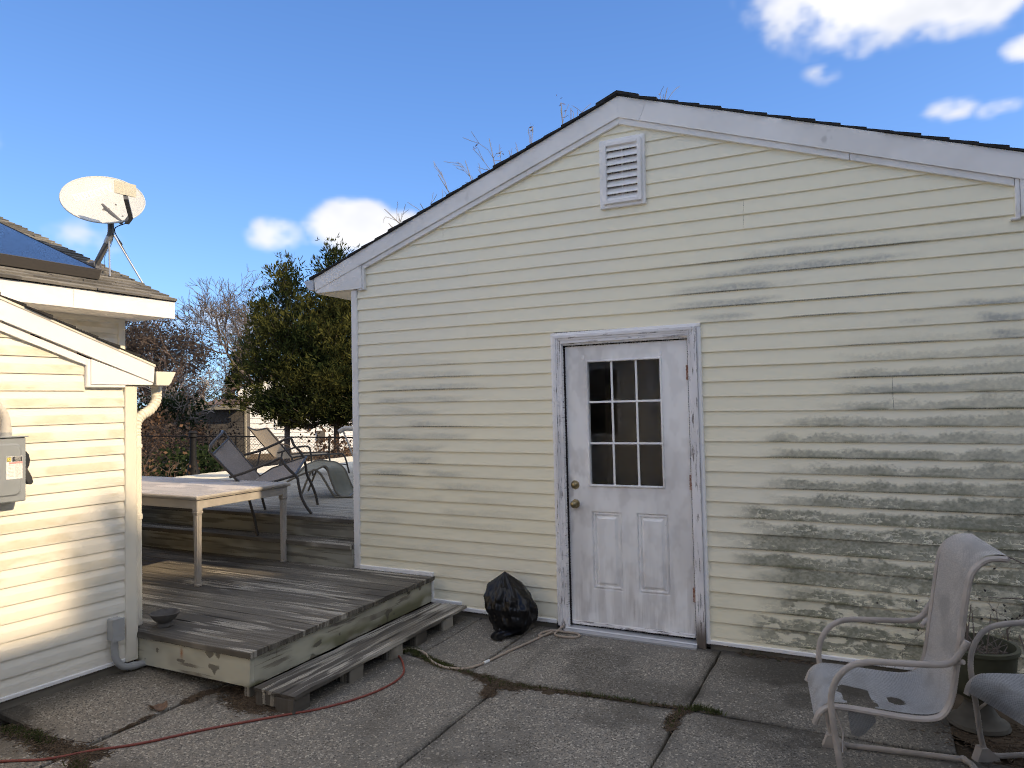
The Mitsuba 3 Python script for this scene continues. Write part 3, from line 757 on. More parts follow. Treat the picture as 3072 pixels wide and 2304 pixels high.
# louvred gable vent
V = number(f'{G}__gable_vent')
vx0, vx1, vz0, vz1 = 2.251, 2.590, 3.092, 3.596
def ring(x0, x1, z0, z1, w, y0, y1, c=.004, wt=None, wb=None):
    wt, wb = wt or w, wb or w
    return cat([cbox(x0, x0 + w, y0, y1, z0, z1, c), cbox(x1 - w, x1, y0, y1, z0, z1, c), cbox(x0 + w - .001, x1 - w + .001, y0, y1 - .0005, z1 - wt, z1 - .0005, c), cbox(x0 + w - .001, x1 - w + .001, y0, y1 - .0005, z0 + .0005, z0 + wb, c)])
put('frame', cat([ring(vx0, vx1, vz0, vz1, .034, -0.036, -0.003), ring(vx0 + .028, vx1 - .022, vz0 + .026, vz1 - .026, .030, -0.056, -0.02)]), 'mat_trim', parent=V)
put('backing', box(vx0 + .03, vx1 - .03, -0.0185, -0.0175, vz0 + .03, vz1 - .03), 'mat_dark', parent=V)
nsl = 8
for i in range(nsl):
    zz = vz0 + .062 + i * (vz1 - vz0 - .135) / (nsl - 1)
    put('slat', extrude([(-0.050, zz - .016), (-0.047, zz - .019), (-0.022, zz + .030), (-0.022, zz + .036)], 0, vx0 + .056, vx1 - .05), 'mat_trim', parent=V)
put('mullion', box((vx0 + vx1) / 2 - .002, (vx0 + vx1) / 2 + .006, -0.034, -0.024, vz0 + .05, vz1 - .05), 'mat_trim', parent=V)

# ---- door, frame and threshold, all hung a little out of plumb
A = math.radians(0.42)
RD = np.array([[math.cos(A), 0, -math.sin(A)], [0, 1, 0], [math.sin(A), 0, math.cos(A)]])
PIV = np.array([2.405, 0, 1.05])
def lean(m):
    return (np.asarray(m[0]) - PIV) @ RD.T + PIV, m[1]
FR = number(f'{G}__door_frame')
put('channel', lean(cat([cbox(1.840, 1.866, -0.030, 0.03, 0.03, 2.190, .003), cbox(2.930, 2.956, -0.034, 0.03, 0.03, 2.188, .003), cbox(1.840, 2.956, -0.032, 0.03, 2.190, 2.213, .003)])), 'mat_white_vinyl', parent=FR)
# brick mould: stepped profile with mitred corners
def mould(x0, x1, z0, z1, parts):
    out = []
    for w0, w1, y in parts:
        out.append(extrude([(x0 + w0, z0), (x0 + w1, z0), (x0 + w1, z1 - w1), (x0 + w0, z1 - w0)], 1, y, 0.02))
        out.append(extrude([(x1 - w0, z0), (x1 - w1, z0), (x1 - w1, z1 - w1), (x1 - w0, z1 - w0)], 1, y - .0007, 0.02))
        out.append(extrude([(x0 + w0 + .0005, z1 - w0), (x0 + w1 + .0005, z1 - w1), (x1 - w1 - .0005, z1 - w1), (x1 - w0 - .0005, z1 - w0)], 1, y - .0003, 0.02))
    return out
put('brick_mould', lean(cat(mould(1.868, 2.928, 0.0, 2.189, ((0.0, .018, -0.052), (.018, .034, -0.044), (.034, .058, -0.038))))), 'mat_peeling', parent=FR)
put('jamb', lean(cat([cbox(1.912, 1.931, -0.020, 0.10, 0.01, 2.115), cbox(2.862, 2.884, -0.0205, 0.10, 0.01, 2.115), cbox(1.912, 2.884, -0.021, 0.10, 2.1155, 2.136)])), 'mat_peeling', parent=FR)
put('threshold', cat([extrude([(-0.085, 0.0), (0.06, 0.0), (0.06, .034), (-0.03, .030), (-0.075, .014), (-0.085, .012)], 0, 1.915, 2.880), extrude([(-0.052, .024), (-0.045, .031), (-0.030, .031), (-0.030, .020)], 0, 1.916, 2.879)]), 'mat_aluminium', 20, FR)
D = number(f'{G}__door')
x0, x1, z0, z1 = 1.9398, 2.8535, 0.052, 2.108
gx0, gx1, gz0, gz1 = 2.104, 2.671, 1.066, 1.996       # lite frame
yf = 0.011
hole = sg.box(gx0 + .01, gz0 + .01, gx1 - .01, gz1 - .01)
pan = [(2.116, 0.316, 2.344, 0.884), (2.458, 0.316, 2.686, 0.884)]
shape = sg.box(x0, z0, x1, z1).difference(hole)
for q in pan:
    shape = shape.difference(sg.box(q[0], q[1], q[2], q[3]))
dm = trimesh.creation.extrude_polygon(shape, 0.044, engine='earcut')
dv = np.array(dm.vertices)
put('leaf', lean((np.c_[dv[:, 0], dv[:, 2] + yf, dv[:, 1]], np.array(dm.faces))), 'mat_door', parent=D)
for q in pan:
    a, c, b, d = q[0], q[1], q[2], q[3]
    rings = [((0, yf), (.004, yf + .020)), ((.004, yf + .020), (.016, yf + .004)), ((.016, yf + .004), (.022, yf + .005)), ((.022, yf + .005), (.027, yf + .020)), ((.027, yf + .020), (.052, yf + .001))]
    vs, fs = [], []
    for (w0, y0), (w1, y1) in rings:
        o = len(vs) * 1
        for w, y in ((w0, y0), (w1, y1)):
            vs += [[a + w, y, c + w], [b - w, y, c + w], [b - w, y, d - w], [a + w, y, d - w]]
        for i in range(4):
            j = (i + 1) % 4
            fs += [[o + i, o + j, o + 4 + j], [o + i, o + 4 + j, o + 4 + i]]
    o = len(vs)
    w, y = .052, yf + .001
    vs += [[a + w, y, c + w], [b - w, y, c + w], [b - w, y, d - w], [a + w, y, d - w]]
    fs += [[o, o + 1, o + 2], [o, o + 2, o + 3]]
    put('panel', lean((np.array(vs), np.array(fs))), 'mat_door', parent=D)
put('lite_frame', lean(ring(gx0, gx1, gz0, gz1, .0135, yf - .012, yf + .02, .004, wb=.016)), 'mat_door', parent=D)
ix0, ix1, iz0, iz1 = gx0 + .013, gx1 - .013, gz0 + .016, gz1 - .013
mx = [ix0 + (ix1 - ix0) * t for t in (.335, .675)]
mz = [iz0 + (iz1 - iz0) * t for t in (.335, .672)]
put('muntins', lean(cat([cbox(m - .0075, m + .0075, yf + .004, yf + .016, iz0, iz1, .002) for m in mx] + [cbox(ix0, ix1, yf + .0035, yf + .0155, m - .0075, m + .0075, .002) for m in mz])), 'mat_white_vinyl', parent=D)
for i in range(3):
    for j in range(3):
        a, b = ([ix0] + mx + [ix1])[i:i + 2]; c, d = ([iz0] + mz + [iz1])[j:j + 2]
        u, w = np.meshgrid(np.linspace(a, b, 9), np.linspace(c, d, 13), indexing='ij')
        wob = 0.0004 * np.stack([meshkit.noise(np.stack([u * 9, w * 6, u * 0], -1), 5)])[0]
        put('pane', lean(grid(np.stack([u, yf + .012 + wob, w], -1))), 'mat_glass', True, D)
put('sweep', lean(cat([cbox(x0 + .002, x1 - .002, yf - .006, yf + .02, z0 - .006, z0 + .020, .003)])), 'mat_peeling', parent=D)
put('weatherstrip', lean(cat([box(1.9312, 1.9395, -0.004, 0.05, 0.04, 2.115), box(2.8545, 2.8618, 0.004, 0.05, 0.04, 2.115), box(1.93, 2.86, 0.004, 0.05, 2.1085, 2.1152)])), 'mat_dark', parent=D)
put('lower_gap', lean(box(x0, x1, yf + .012, yf + .03, 0.034, 0.05)), 'mat_dark', parent=D)
for nm, zz, prof in (('deadbolt', 1.075, [(0.0, -.030), (.012, -.030), (.020, -.026), (.029, -.014), (.032, -.004), (.033, 0.0)]), ('knob', 0.935, [(0.0, -.060), (.014, -.059), (.024, -.052), (.028, -.042), (.024, -.032), (.013, -.024), (.012, -.012), (.030, -.008), (.033, -.003), (.033, 0.0)])):
    m = lathe(prof, 24)
    v = np.c_[m[0][:, 0] + 1.993, m[0][:, 2] + yf, m[0][:, 1] + zz]
    put(nm, lean((v, m[1])), 'mat_brass', 40, D)
for zz in (1.877, 1.118, 0.348):
    put('hinge', lean(cat([tube([(2.8575, -0.014, zz - .05), (2.8575, -0.014, zz + .05)], .0065, 8), box(2.846, 2.872, -0.009, -0.004, zz - .05, zz + .05)])), 'mat_rust', parent=D)
for xx in (2.085, 2.668):
    put('bracket', lean(cbox(xx - .008, xx + .008, yf - .004, yf + .001, 2.006, 2.036, .001)), 'mat_white_vinyl', parent=D)
# ------------------------------------------------------------------ the house on the left: addition with a gable, main house behind
H = thing('house', 'cream vinyl sided house with sunlit low gable addition and grey shingle roof', 'house')
O = np.array([-0.253, -1.95, 0.0])
c5, s5 = math.cos(math.radians(5)), math.sin(math.radians(5))
HM = np.array([[-s5, c5, 0], [-c5, -s5, 0], [0, 0, 1.0]])      # columns: u along the wall towards the street, n outwards, z


def hw(m):
    return xf(m, HM, O)


SH_ = 0.0985
RZ = lambda u: 1.985 + (u + .116) * 0.383      # top of the rake


def hcourse(u0, u1, zb, seed):
    prof = np.array([[0.003, SH_ + .004], [0.0125, .056], [0.0145, .050], [0.0165, 0.005], [0.0155, 0.0], [0.002, -0.001]])

    def f(t, p):
        u = u0 + (u1 - u0) * t
        w = meshkit.noise(np.array([u * 2.1, seed * 3.3, 0]), 6) - .5
        return np.c_[np.full(len(p), u), p[:, 0] + .003 * w * (p[:, 0] > .01), zb + p[:, 1]]
    return hw(sweep(prof, f, max(2, int((u1 - u0) / .25))))


UP_ = 2.7
for k in range(0, 26):
    zb = 0.137 + k * SH_
    lo = 0.070
    hi = 5.4
    fz = lambda u: RZ(u) - .17
    if zb > 1.80:
        lo = 0.312
    if zb > fz(.30):
        lo = (zb - fz(0)) / .383 - .03
        hi = 2 * UP_ - lo
    if lo >= hi - .1 or zb > fz(UP_):
        continue
    put('siding_course', hcourse(lo, min(hi, 5.4), zb, k), 'mat_house_siding', 30, H)
put('wall_core', hw(extrude([(0.01, 0.0), (5.4, 0.0), (5.4, 1.9), (UP_, 2.85), (0.01, 1.9)], 1, -0.12, 0.0015)), 'mat_cream_trim', parent=H)
put('back_wall_core', hw(box(0.01, 0.1, -2.5, -0.12, 0.0, 1.9)), 'mat_cream_trim', parent=H)
put('foundation', hw(rough(cbox(0.01, 5.4, -0.1, 0.006, -0.02, 0.118, .01), .004, 6)), 'mat_foundation', parent=H)
put('bottom_strip', hw(cbox(0.076, 5.4, 0.0, 0.024, 0.118, 0.141, .003)), 'mat_white_vinyl', parent=H)
put('corner_post', hw(cat([cbox(0.002, 0.073, 0.0, 0.026, 0.112, 1.84), cbox(-0.006, 0.0015, -0.075, 0.024, 0.112, 1.84)])), 'mat_cream_trim', parent=H)
rz = lambda u: RZ(u) - .018
put('rake_board', hw(extrude([(-0.108, rz(-.108)), (UP_, rz(UP_)), (UP_, rz(UP_) - .122), (-0.10, rz(-.10) - .106)], 1, 0.018, 0.050)), 'mat_white_vinyl', parent=H)
put('rake_board', hw(extrude([(UP_ + .001, rz(UP_)), (5.5, rz(-.1)), (5.5, rz(-.1) - .12), (UP_ + .001, rz(UP_) - .122)], 1, 0.018, 0.050)), 'mat_white_vinyl', parent=H)
put('rake_edge_strip', hw(extrude([(-0.112, rz(-.112) + .014), (UP_, rz(UP_) + .014), (UP_, rz(UP_) + .0005), (-0.112, rz(-.112) + .0005)], 1, 0.0, 0.056)), 'mat_cream_trim', parent=H)
put('frieze_strip', hw(extrude([(0.30, rz(.3) - .123), (UP_, rz(UP_) - .1225), (UP_, rz(UP_) - .168), (0.30, rz(.3) - .166)], 1, 0.003, 0.034)), 'mat_white_vinyl', parent=H)
put('eave_return', hw(extrude([(-0.098, 1.851), (0.290, 1.851), (0.290, rz(.29) - .120), (-0.098, rz(-.098) - .108)], 1, 0.003, 0.043)), 'mat_white_vinyl', parent=H)
put('return_trim', hw(cat([cbox(0.2905, 0.314, 0.003, 0.038, 1.832, rz(.30) - .122), cbox(0.075, 0.290, 0.003, 0.037, 1.832, 1.8505)])), 'mat_white_vinyl', parent=H)
ar = number(f'{H}__addition_roof')
for i in range(22):
    a = -0.135 + i * .131
    b = a + .14
    put('shingle_course', hw(extrude([(a, RZ(a) - .003), (b, RZ(b) - .003), (b, RZ(b) + .003), (a, RZ(a) + .013 + RNG.uniform(0, .005))], 1, -2.6, 0.066 + RNG.normal(0, .006))), 'mat_black_shingle', parent=ar)
put('far_slope', hw(extrude([(UP_ + .05, RZ(UP_)), (5.55, RZ(-.15)), (5.55, RZ(-.15) - .02), (UP_ + .05, RZ(UP_) - .02)], 1, -2.6, 0.06)), 'mat_black_shingle', parent=ar)
put('sheathing', hw(extrude([(-0.10, rz(-.1) - .004), (UP_, rz(UP_) - .004), (UP_, rz(UP_) - .02), (-0.10, rz(-.1) - .02)], 1, -2.55, 0.015)), 'mat_interior', parent=ar)
gk = put('gutter', hw(cat([extrude([(-0.118, 1.938), (-0.120, 1.850), (-0.126, 1.850), (-0.124, 1.938)], 1, -2.5, 0.046), extrude([(-0.118, 1.850), (-0.118, 1.856), (-0.202, 1.856), (-0.205, 1.850)], 1, -2.5, 0.046),
                           extrude([(-0.205, 1.850), (-0.222, 1.87), (-0.254, 1.936), (-0.247, 1.936), (-0.216, 1.87), (-0.200, 1.856)], 1, -2.5, 0.046)])), 'mat_cream_trim', parent=H)
put('end_cap', hw(extrude([(-0.117, 1.939), (-0.119, 1.849), (-0.205, 1.849), (-0.223, 1.87), (-0.256, 1.938)], 1, 0.047, 0.052)), 'mat_cream_trim', parent=gk)
# downspout: corrugated elbow and a straight run down behind the corner
pth = cr([(-0.182, 1.85), (-0.186, 1.795), (-0.180, 1.745), (-0.140, 1.690), (-0.085, 1.655), (-0.050, 1.615), (-0.042, 1.55), (-0.042, 1.50)], 9)
q = np.c_[pth[:, 0], np.full(len(pth), -0.055), pth[:, 1]]
rr = .027 + .0022 * np.sin(np.arange(len(q)) * 1.9)
dk = put('downspout', hw(tube(q, rr, 12, rb=rr * 1.25)), 'mat_cream_trim', 40, H)
put('straight_run', hw(cat([cbox(-0.066, -0.012, -0.088, -0.024, 0.3, 1.52, .008), cbox(-0.069, -0.010, -0.091, -0.021, 0.98, 1.02, .006), cbox(-0.069, -0.010, -0.091, -0.021, 1.44, 1.47, .006)])), 'mat_cream_trim', parent=dk)

# main house: wall, soffit, fascia and the grey shingle roof
FX, WXm = -2.30, -2.80
MRZ = lambda x: 2.800 + (FX - x) * 0.406
prof = np.array([[0.003, SH_ + .004], [0.0125, .056], [0.0145, .050], [0.0165, 0.005], [0.0155, 0.0], [0.002, -0.001]])
for k in range(11):
    zb = 1.57 + k * SH_
    if zb + .06 < 2.62:
        put('siding_course', sweep(prof, lambda t, p: np.c_[WXm + p[:, 0], np.full(len(p), -0.31 - t * 3.0), np.minimum(zb + p[:, 1], 2.6)], 4), 'mat_house_siding', 30, H)
put('main_wall_core', cat([box(WXm - .15, WXm + .001, -7.0, -0.26, 0.0, 2.61), box(-9.0, WXm - .15, -0.36, -0.26, 0.0, 2.61)]), 'mat_cream_trim', parent=H)
put('corner_post', cat([cbox(WXm, WXm + .024, -0.31, -0.242, 0.1, 2.613), cbox(WXm - .07, WXm + .022, -0.2415, -0.235, 0.1, 2.613)]), 'mat_cream_trim', parent=H)
put('soffit_trim', cbox(WXm, WXm + .03, -7.0, -0.311, 2.565, 2.6125), 'mat_cream_trim', parent=H)
for i in range(20):
    y1 = -0.035 - i * .2
    put('soffit_panel', cat([box(WXm - .1, FX - .003, y1 - .097, y1 - .002, 2.614, 2.622), box(WXm - .1, FX - .003, y1 - .198, y1 - .103, 2.614, 2.622)]), 'mat_trim', parent=H)
put('soffit_backing', box(WXm - .2, FX - .004, -7.0, -0.036, 2.6215, 2.63), 'mat_interior', parent=H)
put('fascia', box(FX - .02, FX, -1.062, -0.030, 2.604, 2.788), 'mat_white_vinyl', parent=H)
put('fascia', box(FX - .02, FX - .0015, -7.0, -1.064, 2.604, 2.788), 'mat_white_vinyl', parent=H)
put('gable_fascia', extrude([(FX - .021, 2.604), (FX - .021, 2.786), (-6.0, MRZ(-6.0) - .02), (-6.0, MRZ(-6.0) - .2)], 1, -0.05, -0.0302), 'mat_white_vinyl', parent=H)
put('gable_wall', extrude([(WXm, 2.55), (WXm, 2.85), (-6.0, MRZ(-6.0) - .1), (-9.0, 2.9), (-9.0, 2.55)], 1, -0.33, -0.26), 'mat_cream_trim', parent=H)
mr = number(f'{H}__main_roof')
put('sheathing', extrude([(FX + .01, MRZ(FX + .01) - .012), (-6.0, MRZ(-6.0) - .012), (-6.0, MRZ(-6.0) - .04), (FX + .01, MRZ(FX + .01) - .022)], 1, -7.0, -0.024), 'mat_black_shingle', parent=mr)
put('back_slope', extrude([(-6.0, MRZ(-6.0)), (-9.8, MRZ(-2.2)), (-9.8, MRZ(-2.2) - .04), (-6.0, MRZ(-6.0) - .04)], 1, -7.0, -0.024), 'mat_black_shingle', parent=mr)
ex = .128
ci = 0
for i in range(29):
    a = FX + .022 - i * ex
    b = a - ex - .03
    y = -0.012 + RNG.normal(0, .006) - 0.0
    first = True
    off = (.16 if i % 2 else 0) + RNG.uniform(-.03, .03)
    while y > -1.75:
        wdt = .31 + RNG.uniform(-.05, .05) - (off if first else 0)
        first = False
        y2 = y - wdt
        th = .014 + RNG.uniform(0, .012)
        d = RNG.normal(0, .004)
        m = extrude([(a + d, MRZ(a) - .009), (b, MRZ(b) - .011), (b, MRZ(b) - .006), (a + d, MRZ(a) + th - .006)], 1, y2 + .003, y)
        put('shingle', m, SH[RNG.integers(3)], parent=mr)
        y = y2
    put('shingle_run', extrude([(a, MRZ(a) - .009), (b, MRZ(b) - .011), (b, MRZ(b) - .006), (a, MRZ(a) + .006)], 1, -7.0, y - .002), SH[i % 3], parent=mr)
# rear wing of the house (behind the photographer; seen mirrored in the door glass)
wg = number(f'{H}__rear_wing')
put('siding', cat([sweep(np.array([[0.003, .104], [0.015, .006], [0.015, 0.0], [0.002, 0.0]]), lambda t, p: np.c_[np.full(len(p), -1.2 + 1.5 * t + 0.0), -8.0 + p[:, 0], 0.13 + k * .1016 + p[:, 1]], 2) for k in range(25)]
                  + [sweep(np.array([[0.003, .104], [0.015, .006], [0.015, 0.0], [0.002, 0.0]]), lambda t, p: np.c_[np.full(len(p), 0.42 + 6.6 * t), -8.0 + p[:, 0], 0.13 + k * .1016 + p[:, 1]], 2) for k in range(25)]), 'mat_house_siding', parent=wg)
put('wall', box(-1.2, 7.0, -8.2, -8.0, 0, 2.7), 'mat_cream_trim', parent=wg)
put('corner_board', box(0.30, 0.42, -8.0, -7.97, 0.1, 2.65), 'mat_white_vinyl', parent=wg)
put('roof', extrude([(-7.6, 2.65), (-9.5, 3.5), (-9.5, 3.4), (-7.6, 2.55)], 0, -1.4, 7.3), 'mat_black_shingle', parent=wg)
put('window_frame', cat([box(-1.0, -0.18, -7.985, -7.95, 1.02, 1.08), box(-1.0, -0.18, -7.985, -7.95, 2.3, 2.38), box(-0.25, -0.18, -7.986, -7.951, 1.08, 2.3), box(-1.0, -0.93, -7.986, -7.951, 1.08, 2.3), box(-0.93, -0.25, -7.985, -7.96, 1.66, 1.71)]), 'mat_white_vinyl', parent=wg)
put('window_pane', box(-0.94, -0.24, -7.984, -7.97, 1.07, 2.31), 'mat_window_dark', parent=wg)

# ------------------------------------------------------------------ on the roof: solar panel and satellite dish
sp = thing('solar_panel', 'dark blue solar panel with black skirt on the grey shingle roof', 'solar panel')
ln = math.hypot(1, .406)
ax, az = -1 / ln, .406 / ln      # up the slope
def roofpt(s, y, h):
    return np.array([-2.655 + ax * s + az * h, y, MRZ(-2.655) + az * s - ax * h])
def rbox(s0, s1, y0, y1, h0, h1):
    v = np.array([roofpt(s, y, h) for s in (s0, s1) for y in (y0, y1) for h in (h0, h1)])
    return v, BOXF
put('cells', rbox(0.03, 2.6, -1.62, -0.612, 0.085, 0.100), 'mat_solar', parent=sp)
put('frame', cat([rbox(0.012, 0.03, -1.63, -0.602, 0.075, 0.104), rbox(0.03, 2.6, -0.612, -0.602, 0.075, 0.104)]), 'mat_black_metal', parent=sp)
put('skirt', cat([rbox(-0.006, 0.010, -3.0, -0.598, 0.012, 0.108)]), 'mat_skirt', parent=sp)
put('cells', rbox(0.03, 2.6, -2.9, -1.66, 0.085, 0.100), 'mat_solar', parent=sp)

dk = thing('satellite_dish', 'pale grey oval satellite dish on bent mast with two struts on the roof edge', 'satellite dish')
DC = np.array([-3.04, -0.28, 3.87])
dn = np.array([math.cos(math.radians(-19)) * math.cos(math.radians(29)), math.sin(math.radians(-19)) * math.cos(math.radians(29)), math.sin(math.radians(29))])
du = np.cross([0, 0, 1.0], dn); du /= np.linalg.norm(du)
dv_ = np.cross(dn, du)
sk = math.radians(26)
du, dv_ = du * math.cos(sk) + dv_ * math.sin(sk), dv_ * math.cos(sk) - du * math.sin(sk)
n1, n2 = 14, 48
r = np.linspace(0, 1, n1)[:, None]; th = np.linspace(0, 2 * np.pi, n2)[None]
def dishsurf(off, k=1.0):
    a, b = .425 * r * k, .298 * r * k
    x, y = a * np.cos(th), b * np.sin(th)
    h = -.075 * (1 - r ** 2) + off + 0 * th
    return DC + x[..., None] * du + y[..., None] * dv_ + h[..., None] * dn
fr, bk = dishsurf(0), dishsurf(-.008, 1.0)
rim_th = np.linspace(0, 2 * np.pi, 49)
rim = DC + .425 * np.cos(rim_th)[:, None] * du + .298 * np.sin(rim_th)[:, None] * dv_ - .004 * dn
put('reflector', grid(fr[:, ::-1]), 'mat_dish', True, dk)
put('reflector_back', grid(dishsurf(-.02, .96)), 'mat_dish', True, dk)
put('rim', tube(rim, .0075, 8), 'mat_dish', True, dk)
# worn lettering on the reflector
tmsh = meshkit.text_mesh('DIRECTV', 0.072, 0.002, True)
tv = np.array(tmsh.vertices)
tw = tv[:, 0].max()
tx = (tv[:, 0] - tw / 2) * (0.46 / tw) - .03
ty = tv[:, 1] + .095 + .10 * tx
hh = -.075 * (1 - np.minimum(1, (tx / .425) ** 2 + (ty / .298) ** 2)) + .0004 + tv[:, 2] * .15
put('lettering', (DC + tx[:, None] * du + ty[:, None] * dv_ + hh[:, None] * dn, np.array(tmsh.faces)), 'mat_lettering', parent=dk)
for a, b in ((-.04, -.075), (.12, -.045), (.07, -.22)):
    h0 = -.075 * (1 - (a / .425) ** 2 - (b / .298) ** 2)
    put('bolt', tube([DC + a * du + b * dv_ + (h0 - .002) * dn, DC + a * du + b * dv_ + (h0 + .006) * dn], .009, 8), 'mat_dish_arm', parent=dk)
LN = np.array([-2.475, -0.445, 3.845])
AB = DC - .30 * dv_ + .06 * du
put('feed_arm', tube(np.array([AB - .03 * dn, AB + .08 * dn - .02 * dv_, LN - [0, 0, .09] + .02 * dn]), .028, 4, rb=.032), 'mat_dish_arm', parent=dk)
ln_ = -np.array([.84, -.50, .05]); ln_ /= np.linalg.norm(ln_)
la = np.cross([0, 0, 1.0], ln_); la /= np.linalg.norm(la); lb = np.cross(ln_, la)
P8 = []
for e, w in ((-.02, .095), (.045, .07)):
    for s_, t_ in ((-1, -.62), (1, -.62), (1.0, .62), (-1, .62)):
        P8.append(LN + la * s_ * w + lb * t_ * w * 1.05 + ln_ * e + .04 * lb * s_ * w / .095 * .3)
put('feed_horn', tm(trimesh.convex.convex_hull(np.array(P8))), 'mat_feed', parent=dk)
mst = np.array([[-3.26, -0.235, 3.20], [-3.17, -0.22, 3.33], [-3.085, -0.208, 3.455], [-3.05, -0.205, 3.53], [-3.045, -0.205, 3.62], [-3.06, -0.215, 3.74]])
put('mast', tube(cr(mst, 6), .030, 12), 'mat_dish_arm', 40, dk)
put('mast_collar', tube(np.array([[-3.10, -0.21, 3.435], [-3.06, -0.206, 3.50]]), .034, 12), 'mat_galvanised', 40, dk)
put('foot', cat([tube(np.array([[-3.30, -0.24, 3.215], [-3.22, -0.23, 3.215]]), .05, 10), cbox(-3.27, -3.17, -0.25, -0.10, 3.155, 3.175)]), 'mat_dish_arm', parent=dk)
put('bracket', cat([tube(np.array([[-3.06, -0.215, 3.66], DC - .075 * dn - .06 * dv_]), .035, 8), tube(np.array([DC - .09 * dn, DC - .30 * dv_ - .02 * dn]), .022, 6)]), 'mat_dish_arm', parent=dk)
put('strut', tube(np.array([[-3.045, -0.20, 3.56], [-2.80, -0.02, 3.012]]), .0085, 8), 'mat_galvanised', 40, dk)
put('strut', tube(np.array([[-3.07, -0.21, 3.47], [-2.90, -0.315, 3.05]]), .0085, 8), 'mat_galvanised', 40, dk)
put('cable', tube(cr([LN - [0, 0, .08], AB + .05 * dn - .03 * dv_, (-3.02, -0.18, 3.58), (-2.97, -0.13, 3.42), (-3.0, -0.15, 3.47), (-2.93, -0.1, 3.30), (-2.82, -0.03, 3.05)], 8), .005, 6), 'mat_black_plastic', 40, dk)
put('ground_wire', tube(cr([(-3.0, -0.19, 3.56), (-3.06, -0.19, 3.42), (-3.15, -0.2, 3.3), (-3.17, -0.19, 3.18)], 6), .0025, 5), 'mat_black_plastic', 40, dk)

# ------------------------------------------------------------------ on the house wall: disconnect box, conduit, junction box
eb = thing('electrical_box', 'grey metal electrical disconnect box with warning label and black handle on the siding', 'electrical box')
put('cabinet', hw(cbox(0.682, 0.93, 0.018, 0.120, 1.204, 1.553, .006)), 'mat_box_grey', parent=eb)
put('rain_hood', hw(cat([cbox(0.672, 0.94, 0.016, 0.130, 1.5535, 1.560, .002)])), 'mat_box_grey', parent=eb)
v = []
for d, e in ((0.0, .1205), (.009, .1275)):
    a = np.linspace(0, 2 * np.pi, 32, endpoint=False)
    hx, hz, rr_ = .105 - d, .143 - d, .03
    for t in a:
        cx, cz = np.sign(math.cos(t)) * (hx - rr_), np.sign(math.sin(t)) * (hz - rr_)
        v.append([.812 + cx + rr_ * math.cos(t), e, 1.380 + cz + rr_ * math.sin(t)])
put('door_panel', hw(tm(trimesh.convex.convex_hull(np.array(v)))), 'mat_box_grey', 25, eb)
lk = number(f'{eb}__label_sheet')
pl = lambda u0, u1, z0_, z1_, h: hw(box(u0, u1, .1278, .1278 + h, z0_, z1_))
put('paper', pl(.704, .783, 1.330, 1.452, .0006), 'mat_print_white', parent=lk)
put('black_field', pl(.7055, .754, 1.423, 1.450, .0010), 'mat_print_black', parent=lk)
put('emblem', cat([pl(.758, .781, 1.424, 1.449, .0010)]), 'mat_print_black', parent=lk)
put('emblem_square', cat([pl(.7605, .7785, 1.4265, 1.4465, .0014)]), 'mat_print_yellow', parent=lk)
put('emblem_mark', cat([pl(.7665, .7705, 1.4345, 1.4385, .0018), pl(.7630, .7642, 1.431, 1.442, .0018), pl(.7750, .7762, 1.431, 1.442, .0018), pl(.7642, .7750, 1.4408, 1.442, .0018), pl(.7642, .7750, 1.431, 1.4322, .0018)]), 'mat_print_black', parent=lk)
put('red_band', pl(.7045, .770, 1.4115, 1.4215, .0010), 'mat_print_red', parent=lk)
lines = [pl(.711 + .002 * (i % 2), .744 - .002 * ((i + 1) % 3), 1.4455 - i * .0042, 1.4475 - i * .0042, .0014) for i in range(5)]
put('field_text', cat(lines), 'mat_print_grey', parent=lk)
lines = [pl(.747, .780 - .004 * (i % 3), 1.402 - i * .0075, 1.4045 - i * .0075, .0010) for i in range(9)] + [pl(.708 + .003 * (i % 2), .741, 1.403 - i * .006, 1.4055 - i * .006, .0010) for i in range(12)]
put('body_text', cat(lines), 'mat_print_grey', parent=lk)
put('red_mark', pl(.766, .7675, 1.402, 1.412, .0010), 'mat_print_red', parent=lk)
m = trimesh.convex.convex_hull(np.array([[u_, .085 + s_ * .012, z_] for s_ in (-1, 1) for u_, z_ in ((.682, 1.475), (.672, 1.475), (.658, 1.455), (.652, 1.425), (.655, 1.395), (.668, 1.372), (.682, 1.368))]))
put('handle_boss', hw(tm(m)), 'mat_black_plastic', 30, eb)
m = trimesh.convex.convex_hull(np.array([[u_, .095 + s_ * w_, z_] for s_ in (-1, 1) for u_, z_, w_ in ((.680, 1.385, .006), (.670, 1.385, .006), (.650, 1.335, .016), (.642, 1.302, .016), (.650, 1.291, .016), (.664, 1.291, .016), (.682, 1.330, .010))]))
put('handle', hw(tm(m)), 'mat_black_plastic', 30, eb)
pc = thing('conduit', 'pale plastic conduit elbow entering the top of the electrical box', 'conduit')
put('pipe', hw(tube(cr([(.83, .06, 1.92), (.825, .06, 1.80), (.800, .062, 1.735), (.772, .062, 1.69), (.757, .062, 1.64), (.755, .062, 1.585)], 8), .024, 14)), 'mat_pvc_pale', 40, pc)
put('collar', hw(tube([(.755, .062, 1.605), (.755, .062, 1.582)], .027, 14)), 'mat_pvc_pale', 40, pc)
put('fitting', hw(tube([(.755, .062, 1.582), (.755, .062, 1.559)], .027, 14)), 'mat_pvc_grey', 40, pc)
jb = thing('junction_box', 'small grey junction box with conduit sweeping under the deck at house corner', 'junction box')
put('case', hw(cbox(0.122, 0.190, 0.017, 0.085, 0.282, 0.415, .006)), 'mat_pvc_grey', parent=jb)
put('cover', hw(cbox(0.119, 0.193, 0.0855, 0.090, 0.279, 0.418, .003)), 'mat_pvc_grey', parent=jb)
